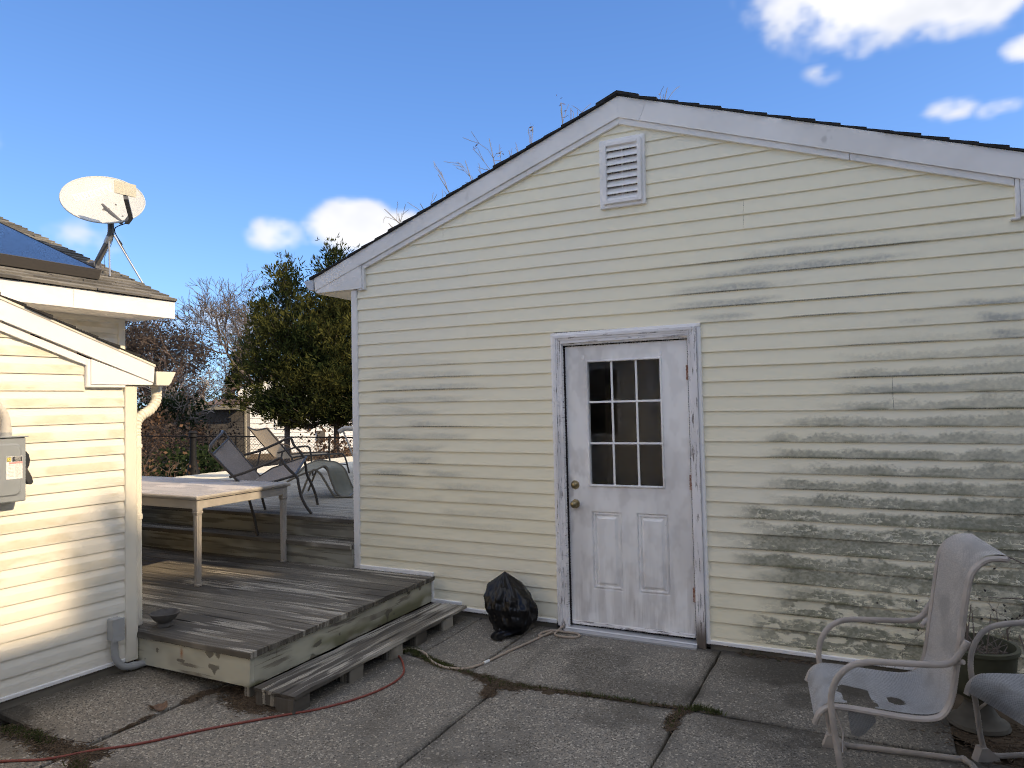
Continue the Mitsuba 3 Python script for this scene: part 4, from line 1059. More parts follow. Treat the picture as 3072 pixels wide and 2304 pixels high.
put('sweep_pipe', hw(tube(cr([(0.160, .05, 0.282), (0.160, .05, 0.225), (0.152, .052, 0.165), (0.120, .055, 0.115), (0.072, .058, 0.094), (-0.02, .062, 0.088), (-0.22, .07, 0.088)], 8), .021, 14)), 'mat_pvc_grey', 40, jb)
put('coupling', hw(tube([(0.068, .058, 0.094), (0.03, .06, 0.090)], .0245, 14)), 'mat_pvc_grey', 40, jb)

# ------------------------------------------------------------------ deck with two steps up to its upper level
DK = thing('wooden_deck', 'weathered grey wooden deck with peeling cream fascia and two steps up', 'deck')
ZD = 0.285
bw = .1425
yb = -1.955
i = 0
while yb < -0.1:
    xr = 0.748 + .006 * math.sin(i * 1.1)
    put('floor_board', board('x', -3.4, xr, yb + .002, yb + bw - .003, ZD - .036, ZD, 18, .0035, i), 'mat_deck', 25, DK)
    yb += bw; i += 1
put('front_fascia', board('x', -0.27, 0.728, -1.94, -1.905, 0.082, 0.248, 8, .002, 91), 'mat_fascia', 25, DK)
put('side_fascia', board('y', -1.903, -0.012, 0.690, 0.727, 0.08, 0.248, 14, .002, 92), 'mat_fascia', 25, DK)
put('corner_block', cbox(0.64, 0.688, -1.90, -1.83, 0.0, 0.245), 'mat_step_wood', parent=DK)
put('joist_skirt', cat([box(-3.3, 0.66, -1.86, -1.83, 0.12, 0.245), box(-3.3, 0.64, -0.25, -0.22, 0.0, 0.245)]), 'mat_step_wood', parent=DK)
for xx in (-0.1, 0.3):
    put('support_post', cbox(xx, xx + .09, -1.8, -1.71, -0.02, 0.12), 'mat_step_wood', parent=DK)
put('lower_riser', board('x', -3.4, -0.064, -0.045, -0.018, ZD + .001, 0.448, 10, .002, 93), 'mat_riser', 25, DK)
put('step_tread', board('x', -3.4, -0.066, -0.072, 0.068, 0.449, 0.487, 14, .004, 94), 'mat_deck', 25, DK)
put('step_tread', board('x', -3.4, -0.066, 0.072, 0.17, 0.449, 0.485, 14, .004, 95), 'mat_deck', 25, DK)
put('upper_riser', board('x', -3.4, -0.066, 0.140, 0.170, 0.4875, 0.634, 10, .002, 96), 'mat_riser', 25, DK)
ZU = 0.672
yb = 0.112
i = 0
while yb < 9.2:
    put('upper_board', board('x', -5.3 - RNG.uniform(0, .02), -0.068, yb + .003, yb + .142, ZU - .036, ZU, 10, .003, 200 + i), 'mat_upper_deck' if i else 'mat_deck', 25, DK)
    yb += .145; i += 1
put('upper_skirt', cat([box(-5.28, -5.24, 0.04, 9.2, -0.03, 0.634), box(-5.2, -0.07, 9.1, 9.14, -0.03, 0.634)]), 'mat_riser', parent=DK)

st = thing('pallet_step', 'low grey weathered pallet used as a step along the deck', 'step')
for j, (a, b) in enumerate(((0.795, 0.892), (0.897, 0.996), (1.001, 1.103))):
    put('board', board('y', -1.975, -0.115 + .01 * j, a, b, 0.084, 0.106, 14, .005, 300 + j, .005), 'mat_step_wood', 25, st)
put('stringer', board('y', -1.96, -0.12, 0.80, 0.85, 0.0, 0.083, 8, .003, 310), 'mat_step_wood', 25, st)
for j, yy in enumerate((-1.975, -1.50, -1.08, -0.78, -0.42)):
    put('block', rough(cbox(0.955, 1.095, yy, yy + .135, -0.003, 0.083, .006), .005, 25, j), 'mat_step_wood', parent=st)
put('end_board', board('x', 0.852, 0.955, -1.965, -1.94, 0.02, 0.083, 3, .004, 320), 'mat_step_wood', 25, st)

# ------------------------------------------------------------------ patio table on the lower deck
tb = thing('patio_table', 'long tan patio table with fluted legs standing on the lower deck', 'table')
X0, X1, Y0, Y1, ZTp = -3.0, -0.772, -1.05, -0.03, 1.002
put('top_panel', cbox(X0 + .05, X1 - .055, Y0 + .055, Y1 - .055, ZTp - .03, ZTp - .001, .003), 'mat_table', parent=tb)
ep = [(0.0, -.030), (.008, -.034), (.008, -.028), (0.0, -.020), (0.0, -.010), (.006, -.002), (.014, 0.0), (.058, 0.0), (.058, -.030)]
def edge(ax_, p0, p1, inward):
    if ax_ == 'x':
        return sweep(np.array(ep), lambda t, p: np.c_[p0[0] + (p1[0] - p0[0]) * t + np.where(True, (1 if t == 0 else -1) * p[:, 0], 0), p0[1] + inward * p[:, 0], ZTp + p[:, 1]], 1)
    return sweep(np.array(ep), lambda t, p: np.c_[p0[0] + inward * p[:, 0], p0[1] + (p1[1] - p0[1]) * t + (1 if t == 0 else -1) * p[:, 0], ZTp + p[:, 1]], 1)
for ax_, p0, p1, w in (('x', (X0, Y0), (X1, Y0), 1), ('x', (X0, Y1), (X1, Y1), -1), ('y', (X0, Y0), (X0, Y1), 1), ('y', (X1, Y0), (X1, Y1), -1)):
    put('top_edge', edge(ax_, p0, p1, w), 'mat_table', 25, tb)
for a in ((X0 + .06, X1 - .06, Y0 + .022, Y0 + .040), (X0 + .06, X1 - .06, Y1 - .040, Y1 - .022)):
    put('apron', cbox(*a, ZTp - .105, ZTp - .036, .003), 'mat_table', parent=tb)
for a in ((X0 + .022, X0 + .040, Y0 + .07, Y1 - .07), (X1 - .040, X1 - .022, Y0 + .07, Y1 - .07)):
    put('apron', cbox(*a, ZTp - .105, ZTp - .036, .003), 'mat_table', parent=tb)
for lx, ly in ((X1 - .047, Y0 + .047), (X1 - .047, Y1 - .047), (X0 + .047, Y0 + .047), (X0 + .047, Y1 - .047)):
    h = ZTp - ZD
    parts = [cbox(lx - .028, lx + .028, ly - .028, ly + .028, ZTp - .125, ZTp - .036, .004), cbox(lx - .031, lx + .031, ly - .031, ly + .031, ZTp - .140, ZTp - .1252, .004), cbox(lx - .026, lx + .026, ly - .026, ly + .026, ZTp - .152, ZTp - .1402, .004)]
    ang = np.linspace(0, 2 * np.pi, 48, endpoint=False)
    sh = []
    for t in (0, .5, 1):
        rr_ = (.023 - .004 * t) * (1 + .08 * np.sign(np.sin(ang * 12)))
        sq = rr_ / np.maximum(np.abs(np.cos(ang)), np.abs(np.sin(ang))) ** .6
        sh.append(np.c_[lx + sq * np.cos(ang), ly + sq * np.sin(ang), np.full(48, ZTp - .152 - t * (h - .152 - .02))])
    shp = np.array(sh)
    parts.append(grid(np.concatenate([shp, shp[:, :1]], 1)))
    parts.append(cbox(lx - .022, lx + .022, ly - .022, ly + .022, ZD, ZD + .0205, .004))
    put('leg', cat(parts), 'mat_table', parent=tb)

bl = thing('clay_bowl', 'dark shallow footed bowl standing on the near edge of the deck', 'bowl')
v, f = lathe([(0.0, 0.012), (.040, 0.0), (.052, 0.0), (.052, .012), (.042, .024), (.068, .046), (.088, .078), (.090, .085), (.084, .086), (.065, .058), (.03, .040), (0.0, .038)], 32, (-0.17, -1.80, ZD + .002))
put('body', rough((v, f), .003, 18), 'mat_clay', 40, bl)

# ------------------------------------------------------------------ small things on the patio
m = trimesh.creation.icosphere(subdivisions=5)
v = np.array(m.vertices)
ang = np.arctan2(v[:, 1], v[:, 0])
zz = (v[:, 2] + 1) / 2
rad = np.interp(zz, [0, .06, .2, .45, .62, .8, .92, 1.0], [.55, .74, .93, 1.04, .93, .58, .24, .0])
hor = np.linalg.norm(v[:, :2], axis=1, keepdims=True)
dirs = v[:, :2] / np.maximum(hor, 1e-6)
fold = np.abs(meshkit.fbm(np.c_[dirs * 2.6, zz * 1.3], 3, 2) - .5) * 2
crk = np.abs(meshkit.fbm(np.c_[dirs * 3.2, zz * 5], 3, 9) - .5) * 2
pinch = 1 + (.26 * (fold - .35) + .07 * (crk - .35)) * np.clip(zz * 3, .3, 1)
rdg = 1 - np.abs(np.sin(ang * 3.5 + 5 * meshkit.noise(np.c_[dirs * 1.5, zz * 2.2], 3)))
pinch = pinch + .20 * (rdg - .4) * np.clip(zz * 1.6 - .25, 0, 1) + .10 * (np.abs(meshkit.noise(np.c_[dirs * 2.2, zz * 4.0], 7) - .5) * 4 - 1) * (1 - zz)
xy = dirs * rad[:, None] * pinch[:, None] * [.195, .175]
lop = .035 * np.sin(ang * 2 + .5) * zz
bagv = np.c_[xy[:, 0] + 1.55 - .045 * zz + .02 * np.sin(zz * 5), xy[:, 1] - .225 + .05 * zz, zz * .42 + .02 * (crk - .3) * (1 - zz) + lop * .2]
bagv[:, 1] = np.minimum(bagv[:, 1], -0.03)
bagv[:, 2] = np.maximum(bagv[:, 2], 0.002)
bagk = thing('trash_bag', 'crumpled black plastic trash bag leaning against siding left of the door', 'bag')
put('body', (bagv, np.array(m.faces)), 'mat_bag', 35, bagk)
U, W = np.meshgrid(np.linspace(0, 1, 14), np.linspace(-1, 1, 14), indexing='ij')
pp = np.stack([1.575 + W * (.10 - .06 * U) + .03 * np.sin(U * 6), -.30 - U * .17, .05 * (1 - U) + .012 + .022 * np.abs(meshkit.fbm(np.stack([U * 4, W * 4, U * 0], -1), 3, 4) - .4) * 3 * (1.1 - U)], -1)
put('tail', grid(pp), 'mat_bag', 40, bagk)

rp = np.array([[0.99, -0.94, .012], [1.039, -0.913, .010], [1.105, -0.855, .010], [1.18, -0.862, .009], [1.243, -0.892, .009], [1.30, -0.945, .009], [1.366, -0.997, .009], [1.43, -1.03, .009], [1.505, -1.05, .009], [1.58, -1.035, .009], [1.636, -1.005, .009], [1.69, -0.864, .009], [1.735, -0.629, .009], [1.79, -0.40, .009],
               [1.83, -0.20, .009], [1.87, -0.13, .010], [1.895, -0.05, .030], [1.90, -0.06, .032], [1.885, -0.12, .020], [1.89, -0.185, .010], [1.955, -0.205, .009], [2.035, -0.19, .009], [2.062, -0.14, .009], [2.02, -0.098, .009], [1.95, -0.100, .009], [1.87, -0.135, .022], [1.81, -0.17, .018], [1.785, -0.22, .010], [1.80, -0.26, .010], [1.83, -0.23, .012], [1.86, -0.17, .022]])
rk_ = thing('rope', 'thin tan rope lying on the patio with loops at the door sill', 'rope')
put('strand', tube(cr(rp, 7), .0075, 8), 'mat_rope', 40, rk_)
put('tape_band', tube(np.array([[1.686, -0.885, .009], [1.696, -0.835, .009]]), .0098, 10), 'mat_print_white', 40, rk_)
cp = np.array([[0.05, -3.12], [0.191, -2.975], [0.342, -2.849], [0.47, -2.701], [0.617, -2.557], [0.806, -2.295], [1.029, -2.03], [1.18, -1.855], [1.285, -1.657], [1.335, -1.444], [1.317, -1.275], [1.228, -1.128], [1.085, -0.989], [1.0, -0.95]])
cp = np.c_[cp, .0085 + .07 * np.clip((.33 - cp[:, 0]) / .65, 0, 1)]
cq = cr(cp, 10)
cq[:, :2] += .004 * (np.stack([meshkit.noise(np.c_[cq[:, :2] * 9, cq[:, 2] * 0], k) for k in (1, 2)], 1) - .5)
put('extension_cord', tube(cq, .0062, 8), 'mat_red_cord', 40, label='thin red extension cord curving across the patio to the pallet step', category='cord')
dl = []
for (cx, cy), s_, seed in (((0.335, -2.235), .05, 1), ((0.92, -1.93), .022, 3)):
    U, W = np.meshgrid(np.linspace(-1, 1, 9), np.linspace(-1, 1, 9), indexing='ij')
    wv = (1 - np.abs(U) ** 2) ** .5 * W
    P = np.stack([cx + U * s_ + .3 * wv * s_, cy + wv * s_ * .75, .004 + s_ * (.55 * wv ** 2 + .25 * np.sin(U * 3 + seed) ** 2 + .2 * U * wv)], -1)
    dl.append(grid(P))
put('dead_leaf', dl[0], 'mat_dead_leaf', True, label='curled brown dead leaf on the slab near the deck', category='leaf')
put('dead_leaf', dl[1], 'mat_dead_leaf', True, label='tiny dry leaf at the front corner of pallet step', category='leaf')

# ------------------------------------------------------------------ the two sling patio chairs
def sling_chair(key, F, b):
    """F: where the far front foot stands, b: horizontal direction from the front to the back of the chair."""
    b = np.array([*b, 0.0]); b /= np.linalg.norm(b)
    n = np.array([b[1], -b[0], 0])
    P = lambda s, l, z: np.array(F) + b * s + n * l + np.array([0, 0, z])
    armp = [(0.575, .020), (0.42, .019), (0.2, .018), (0.07, .018), (0.022, .04), (0.0, .10), (-0.012, .20), (-0.030, .345), (-0.038, .44), (-0.026, .51), (0.006, .566), (0.055, .605), (0.128, .622), (0.23, .627), (0.36, .635), (0.41, .658), (0.447, .715), (0.458, .735)]
    for l, s_ in ((0.0, 1), (0.585, -1)):
        put('arm_and_sled', tube(cr([P(a, l, z) for a, z in armp], 6), .0130, 10, rb=.0098, ref=n), 'mat_chair_frame', 40, key)
        put('foot', rough(tm(trimesh.convex.convex_hull(np.array([P(a, l + w, z) for a, z in ((-.035, 0), (.075, 0), (.065, .022), (.02, .062), (-.012, .062)) for w in (-.022, .022)]))), 0.0, 1), 'mat_chair_frame', parent=key)
    put('rear_bar', tube([P(.56, -0.01, .02), P(.585, .05, .02), P(.585, .535, .02), P(.56, .595, .02)], .0145, 8), 'mat_chair_frame', 40, key)
    put('front_bar', tube([P(-.022, .07, .355), P(-.022, .515, .355)], .011, 8), 'mat_chair_frame', 40, key)
    side = cr([(-0.098, .338), (-0.078, .384), (-0.040, .413), (0.02, .418), (0.12, .412), (0.25, .405), (0.33, .410), (0.378, .435), (0.408, .50), (0.425, .60), (0.443, .72), (0.462, .85), (0.477, .945), (0.495, 1.005), (0.535, 1.048), (0.575, 1.060), (0.612, 1.060)], 8)
    for l in (.055, .53):
        put('side_rail', tube([P(a, l, z - .012) for a, z in side], .012, 8, rb=.018, ref=n), 'mat_chair_frame', 40, key)
        put('rail_link', tube([P(.40, l, .63), P(.44, -.005 if l < .3 else .59, .655)], .010, 8), 'mat_chair_frame', 40, key)
        put('spring_plate', tube([P(-.02, l, .395), P(0.01, l - .0, .30), P(0.0, .0 if l < .3 else .585, .24)], .010, 8, rb=.004), 'mat_chair_frame', 40, key)
    put('cross_bar', tube([P(.612, .05, 1.048), P(.612, .535, 1.048)], .012, 8), 'mat_chair_frame', 40, key)
    return P, side


def sling_mesh(P, side, torn):
    L = np.linspace(.06, .525, 56)
    v = np.zeros((len(side), len(L), 3))
    for i, (a, z) in enumerate(side):
        for j, l in enumerate(L):
            t = (l - .2925) / .2325
            sag = (1 - t * t)
            tt = i / (len(side) - 1)
            k = .020 * math.exp(-((tt - .34) / .16) ** 2) + .012 * math.exp(-((tt - .68) / .16) ** 2)
            v[i, j] = P(a + (k * sag if tt > .5 else 0), l, z - (k * sag if tt <= .5 else 0) + .004)
    vv, ff = grid(v)
    if torn:
        c = vv[ff].mean(1)
        q = (c - P(0, 0, 0))
        b = (P(1, 0, 0) - P(0, 0, 0)); n = (P(0, 1, 0) - P(0, 0, 0))
        s_, l_ = q @ b, q @ n
        jag = .035 * (meshkit.noise(c * 26, 3) - .5)
        hole1 = (s_ > 0.015 + jag) & (s_ < 0.15 - 0.35 * (l_ - .5) ** 2 + jag) & (l_ > .30 + jag) & (c[:, 2] < .5)
        hole2 = ((s_ - .235) / .035) ** 2 + ((l_ - .37) / .045) ** 2 < 1
        ff = ff[~(hole1 | (hole2 & (c[:, 2] < .5)))]
    return vv, ff


c1 = thing('sling_chair', 'weathered taupe sling patio chair with torn seat, whole chair in front of stained siding', 'chair', 'taupe sling patio chairs')
P, side = sling_chair(c1, (3.747, -1.162, 0), (.988, .13))
put('sling', sling_mesh(P, side, True), 'mat_sling', True, c1, label='grey mesh sling with a torn hole in the seat')
U, W = np.meshgrid(np.linspace(0, 1, 8), np.linspace(0, 1, 8), indexing='ij')
fl = np.array([[P(.03 + .10 * w + .02 * u, .50 - .02 * w - .06 * u, .398 - .14 * u * (1 - .3 * w) - .02 * u * math.sin(4 * w)) for w in np.linspace(0, 1, 8)] for u in np.linspace(0, 1, 8)])
put('torn_flap', grid(fl), 'mat_sling', True, c1)
c2 = thing('sling_chair', 'taupe sling patio chair cut by the right edge, beside the mossy urn', 'chair', 'taupe sling patio chairs')
P, side = sling_chair(c2, (4.384, -1.02, 0), (.88, .47))
put('sling', sling_mesh(P, side, False), 'mat_sling', True, c2)

# mossy urn with dead stems behind the chairs
ur = thing('urn_planter', 'mossy footed urn planter of dead stems between chair and wall', 'planter')
UC = (4.42, -0.62, 0.0)
put('foot', lathe([(0.0, .012), (.125, 0.0), (.14, .012), (.135, .03), (.10, .05), (.07, .095), (.06, .13), (.07, .15)], 32, UC), 'mat_pot_foot', 40, ur)
put('bowl', lathe([(.07, .15), (.11, .17), (.15, .23), (.172, .32), (.176, .385), (.19, .40), (.19, .418), (.172, .42), (.164, .36), (.02, .345)], 32, UC), 'mat_pot', 40, ur)
st_ = []
rs = np.random.default_rng(12)
for k in range(60):
    a = rs.uniform(0, 6.28); r0 = rs.uniform(0, .15)
    p0 = np.array([UC[0] + r0 * math.cos(a), UC[1] + r0 * math.sin(a), .38]); d = rs.normal(0, .06, 3); d[2] = abs(d[2]) * .6 + .01
    st_.append((p0, p0 + d, .003, .0015))
for k in range(9):
    a = rs.uniform(0, 6.28); r0 = rs.uniform(0, .15)
    p0 = np.array([UC[0] + r0 * math.cos(a), UC[1] + r0 * math.sin(a), .38])
    st_.append((p0, p0 + np.array([rs.normal(0, .02), rs.normal(0, .02), rs.uniform(.1, .26)]), .004, .002))
put('dead_stems', sticks(st_), 'mat_bark', parent=ur)
vs = thing('bare_shrub', 'thin leafless shrub with dark buds by the wall at the right edge', 'shrub')


def grow(p, d, r, ln_, depth, rs, out, bend=.25, split=(2, 3), ratio=.72, up=.12, spread=.55, tips=None):
    """Recursive branch: a few bent segments, then child branches."""
    p = np.array(p, float); d = np.array(d, float) / np.linalg.norm(d)
    k = 3 if depth > 1 else 2
    r_end = r * .68
    for i in range(k):
        d = d + rs.normal(0, bend * .5, 3) + [0, 0, up * .3]
        d /= np.linalg.norm(d)
        q = p + d * ln_ / k
        out.append((p, q, r + (r_end - r) * i / k, r + (r_end - r) * (i + 1) / k))
        p = q
        if depth > 0 and i < k - 1 and rs.random() < .55:
            e = d + rs.normal(0, spread, 3)
            grow(p, e, r * .45, ln_ * ratio * .8, depth - 1, rs, out, bend, split, ratio, up, spread, tips)
    if depth > 0:
        for _ in range(rs.integers(split[0], split[1] + 1)):
            e = d + rs.normal(0, spread, 3) + [0, 0, up]
            grow(p, e, r_end * .75, ln_ * ratio * rs.uniform(.8, 1.1), depth - 1, rs, out, bend, split, ratio, up, spread, tips)
    elif tips is not None:
        tips.append((p, d))


out, tips = [], []
rs = np.random.default_rng(8)
for k in range(3):
    grow((4.62 + k * .05, -0.12, 0.0), (rs.normal(0, .2), -.1, 1), .006, .38, 3, rs, out, .4, (1, 2), .7, .02, .6, tips)
for k in range(2):
    grow((4.75, -0.2, .56 + .2 * k), (-1, rs.normal(0, .2), .02), .004, .16, 2, rs, out, .4, (1, 2), .7, .0, .5, tips)
put('stems', sticks(out), 'mat_bark', parent=vs)
put('buds', sticks([(p, p + d * .012, .006, .003) for p, d in tips]), 'mat_dark', parent=vs)

# ------------------------------------------------------------------ loungers on the upper deck
def sheet(a, b, n=14, m=8, sag=.02, dirn=(0, 0, -1)):
    """Fabric stretched between two side rails."""
    def res(c):
        c = np.asarray(c, float)
        t = np.r_[0, np.cumsum(np.linalg.norm(np.diff(c, axis=0), axis=1))]
        return np.stack([np.interp(np.linspace(0, t[-1], n), t, c[:, k]) for k in range(3)], 1)
    A_, B_ = res(a), res(b)
    w = np.linspace(0, 1, m)[None, :, None]
    P = A_[:, None] * (1 - w) + B_[:, None] * w + (np.array(dirn) * sag) * (4 * w * (1 - w))
    return grid(P)


la = thing('lounge_chair', 'dark brown sling lounge chair tilted at the top of the deck steps', 'lounge chair')
arm_n = cr([(-1.394, -0.167, 1.043), (-1.291, -0.098, 1.077), (-1.183, -0.025, 1.127), (-1.073, 0.049, 1.177), (-1.013, 0.09, 1.206), (-0.986, 0.108, 1.157), (-0.943, 0.137, 1.094), (-0.888, 0.174, 1.024), (-0.875, 0.183, 0.948), (-0.857, 0.195, 0.845), (-0.824, 0.217, 0.755), (-0.778, 0.248, 0.672)], 5)
arm_f = cr([(-1.742, 0.341, 1.209), (-1.618, 0.425, 1.246), (-1.492, 0.509, 1.309), (-1.373, 0.59, 1.368), (-1.337, 0.614, 1.293), (-1.296, 0.642, 1.239), (-1.266, 0.662, 1.179), (-1.243, 0.677, 1.088), (-1.232, 0.685, 0.991), (-1.196, 0.709, 0.893), (-1.17, 0.74, 0.78), (-1.15, 0.75, 0.672)], 5)
for a in (arm_n, arm_f):
    put('arm', tube(a, .0135, 8), 'mat_lounge_frame', 40, la)
bn = np.array([(-1.54, -0.266, 1.285), (-1.436, -0.196, 1.143), (-1.335, -0.127, 1.007), (-1.300, -0.103, 0.965)])
bf = np.array([(-1.899, 0.235, 1.421), (-1.771, 0.321, 1.21), (-1.643, 0.408, 1.014), (-1.618, 0.425, 0.983)])
hd = cr([bn[0], bn[0] + (-.04, .06, .07), (-1.72, 0.03, 1.44), bf[0] + (.03, -.06, .035), bf[0]], 6)
put('back_frame', cat([tube(bn, .012, 8), tube(bf, .012, 8), tube(hd, .014, 8), tube([bn[0] * .8 + bn[1] * .2, bf[0] * .8 + bf[1] * .2], .008, 6)]), 'mat_lounge_frame', 40, la)
put('back_sling', sheet([bn[0] * .8 + bn[1] * .2, bn[3]], [bf[0] * .8 + bf[1] * .2, bf[3]], sag=.015), 'mat_lounge_sling', True, la)
sn = np.array([(-1.300, -0.103, 0.965), (-1.129, 0.011, 0.975), (-1.031, 0.077, 0.998), (-0.905, 0.163, 1.04)])
sf = np.array([(-1.618, 0.425, 0.983), (-1.518, 0.492, 1.061), (-1.369, 0.593, 1.123), (-1.236, 0.682, 1.17)])
put('seat_frame', cat([tube(sn, .012, 8), tube(sf, .012, 8), tube([sn[-1], sf[-1]], .012, 8)]), 'mat_lounge_frame', 40, la)
put('seat_sling', sheet(sn, sf, sag=.02), 'mat_lounge_sling', True, la)
put('rear_leg', tube([(-1.30, -0.10, 0.96), (-1.25, -0.07, 0.828), (-1.216, -0.047, 0.678), (-1.187, -0.028, 0.49)], .013, 8), 'mat_lounge_frame', 40, la)
put('rear_leg', tube([(-1.50, 0.25, 0.93), (-1.451, 0.286, 0.794), (-1.426, 0.303, 0.672)], .013, 8), 'mat_lounge_frame', 40, la)

lc = thing('leg_rest', 'olive brown sling leg rest with curved front, beside the tilted lounge chair', 'leg rest')
cn_ = cr([(-1.732, 0.925, 0.874), (-1.597, 1.016, 0.952), (-1.482, 1.094, 0.991), (-1.391, 1.155, 1.028), (-1.354, 1.18, 0.899), (-1.304, 1.214, 0.746), (-1.253, 1.248, 0.69), (-1.195, 1.287, 0.685)], 5)
cf_ = cr([(-1.941, 1.448, 1.006), (-1.824, 1.526, 1.052), (-1.714, 1.6, 1.036), (-1.645, 1.647, 1.016), (-1.577, 1.693, 0.941), (-1.536, 1.72, 0.821), (-1.502, 1.743, 0.725), (-1.46, 1.77, 0.69)], 5)
put('frame', cat([tube(cn_, .012, 8), tube(cf_, .012, 8), tube([cn_[-1], cf_[-1]], .012, 8), tube([cn_[0], cf_[0]], .012, 8)]), 'mat_lounge_frame_tan', 40, lc)
put('sling', sheet(cn_, cf_, 30, 8, .015), 'mat_lounge_sling_olive', True, lc)
for off in ((0, 0, 0), (-.30, .45, 0)):
    put('base_loop', tube(cr(np.array([(-1.62, 1.0, 0.70), (-1.52, 1.068, 0.977), (-1.456, 1.111, 0.966), (-1.406, 1.145, 0.877), (-1.323, 1.201, 0.707), (-1.259, 1.244, 0.688), (-1.15, 1.31, .686)]) + off, 5), .012, 8), 'mat_lounge_frame_tan', 40, lc)

lb_ = thing('lounge_chair', 'tan sling chaise with raised sunlit back, farthest on the upper deck', 'lounge chair')
bn = np.array([(-3.672, 2.552, 1.393), (-3.583, 2.696, 1.18), (-3.49, 2.84, 0.954)])
bf = np.array([(-4.20, 2.70, 1.403), (-4.12, 2.86, 1.172), (-4.03, 3.02, 0.954)])
top = cr([bn[0], (-3.80, 2.58, 1.375), (-3.94, 2.62, 1.36), (-4.08, 2.66, 1.375), bf[0]], 5)
put('back_frame', cat([tube(bn, .013, 8), tube(bf, .013, 8), tube(top, .012, 8)]), 'mat_lounge_frame', 40, lb_)
put('back_sling', sheet(bn, bf, 14, 8, .04, (.35, -.6, -.5)), 'mat_lounge_sling_tan', True, lb_)
put('seat_rail', tube(cr([(-3.49, 2.84, 0.954), (-3.42, 2.956, 0.967), (-3.257, 3.217, 0.971), (-3.136, 3.412, 0.975), (-3.089, 3.487, 0.955), (-3.066, 3.524, 0.865), (-3.041, 3.564, 0.672)], 5), .013, 8), 'mat_lounge_frame', 40, lb_)
put('seat_rail', tube(cr([(-4.03, 3.02, 0.954), (-3.92, 3.189, 0.965), (-3.68, 3.60, 0.97), (-3.61, 3.72, 0.955), (-3.59, 3.76, 0.865), (-3.57, 3.79, 0.672)], 5), .013, 8), 'mat_lounge_frame', 40, lb_)
put('seat_sling', sheet([(-3.49, 2.84, 0.954), (-3.257, 3.217, 0.971), (-3.1, 3.47, 0.97)], [(-4.03, 3.02, 0.954), (-3.7, 3.56, 0.968), (-3.63, 3.70, .965)], 14, 8, .025), 'mat_lounge_sling_tan', True, lb_)
put('stretcher', tube([(-3.055, 3.54, 0.80), (-3.58, 3.775, 0.80)], .009, 6), 'mat_lounge_frame', 40, lb_)
put('arm', tube(cr([(-3.60, 2.67, 1.03), (-3.535, 2.772, 1.062), (-3.475, 2.869, 1.093), (-3.392, 3.002, 1.111), (-3.359, 3.055, 1.087), (-3.348, 3.073, 1.012), (-3.34, 3.085, 0.85), (-3.33, 3.1, .672)], 5), .013, 8), 'mat_lounge_frame', 40, lb_)
put('arm', tube(cr([(-4.14, 2.83, 1.06), (-4.0, 3.06, 1.11), (-3.91, 3.21, 1.10), (-3.89, 3.25, .95), (-3.87, 3.28, .672)], 5), .013, 8), 'mat_lounge_frame', 40, lb_)
put('rear_leg', tube([(-4.12, 2.86, 1.05), (-4.16, 2.78, .672)], .013, 8), 'mat_lounge_frame', 40, lb_)
put('rear_leg', tube([(-3.56, 2.73, 1.05), (-3.60, 2.66, .672)], .013, 8), 'mat_lounge_frame', 40, lb_)
hr = thing('handrail', 'curved grey handrail just left of the garage corner on the deck', 'handrail')
put('rail', tube(cr([(-2.03, 2.14, 1.36), (-1.97, 2.17, 1.398), (-1.9, 2.2, 1.40), (-1.80, 2.25, 1.38), (-1.72, 2.29, 1.2), (-1.70, 2.30, .672)], 6), .03, 12), 'mat_pvc_pale', 40, hr)
put('post', tube([(-1.99, 2.16, 1.385), (-1.93, 2.19, 1.22), (-1.84, 2.24, 0.95), (-1.76, 2.28, .672)], .012, 8), 'mat_pvc_pale', 40, hr)

# ------------------------------------------------------------------ garden behind the deck
fn = thing('chain_link_fence', 'black chain link fence running behind the deck', 'fence')
fp = np.array([(-13.0, 4.55, 1.15), (-10.86, 5.59, 1.09), (-8.75, 6.62, 1.04), (-6.88, 7.56, 0.98), (-4.9, 8.55, 0.93), (-2.9, 9.55, 0.9)])
for q in fp:
    put('post', tube([(q[0], q[1], -0.05), (q[0], q[1], q[2] + .03)], .021, 8), 'mat_black_metal', 40, fn)
put('top_rail', tube(fp, .016, 8), 'mat_black_metal', 40, fn)
wires = []
for a, b in zip(fp[:-1], fp[1:]):
    L = np.linalg.norm((b - a)[:2]); h = 1.0
    stp = .075
    for k in range(-int(h / stp), int(L / stp)):
        for s_ in (1, -1):
            t0, t1 = k * stp / L, (k * stp + h) / L
            z0_, z1_ = 0.0, 1.0
            if t0 < 0: z0_ = -t0 * L / h; t0 = 0
            if t1 > 1: z1_ = 1 - (t1 - 1) * L / h; t1 = 1
            if t1 <= t0: continue
            zz = lambda t, q: (a[2] + (b[2] - a[2]) * t) * (q if s_ > 0 else 1 - q)
            wires.append(([*(a + (b - a) * t0)[:2], zz(t0, z0_)], [*(a + (b - a) * t1)[:2], zz(t1, z1_)], .0032, .0032))
put('mesh', sticks(wires, 3), 'mat_black_metal', parent=fn)

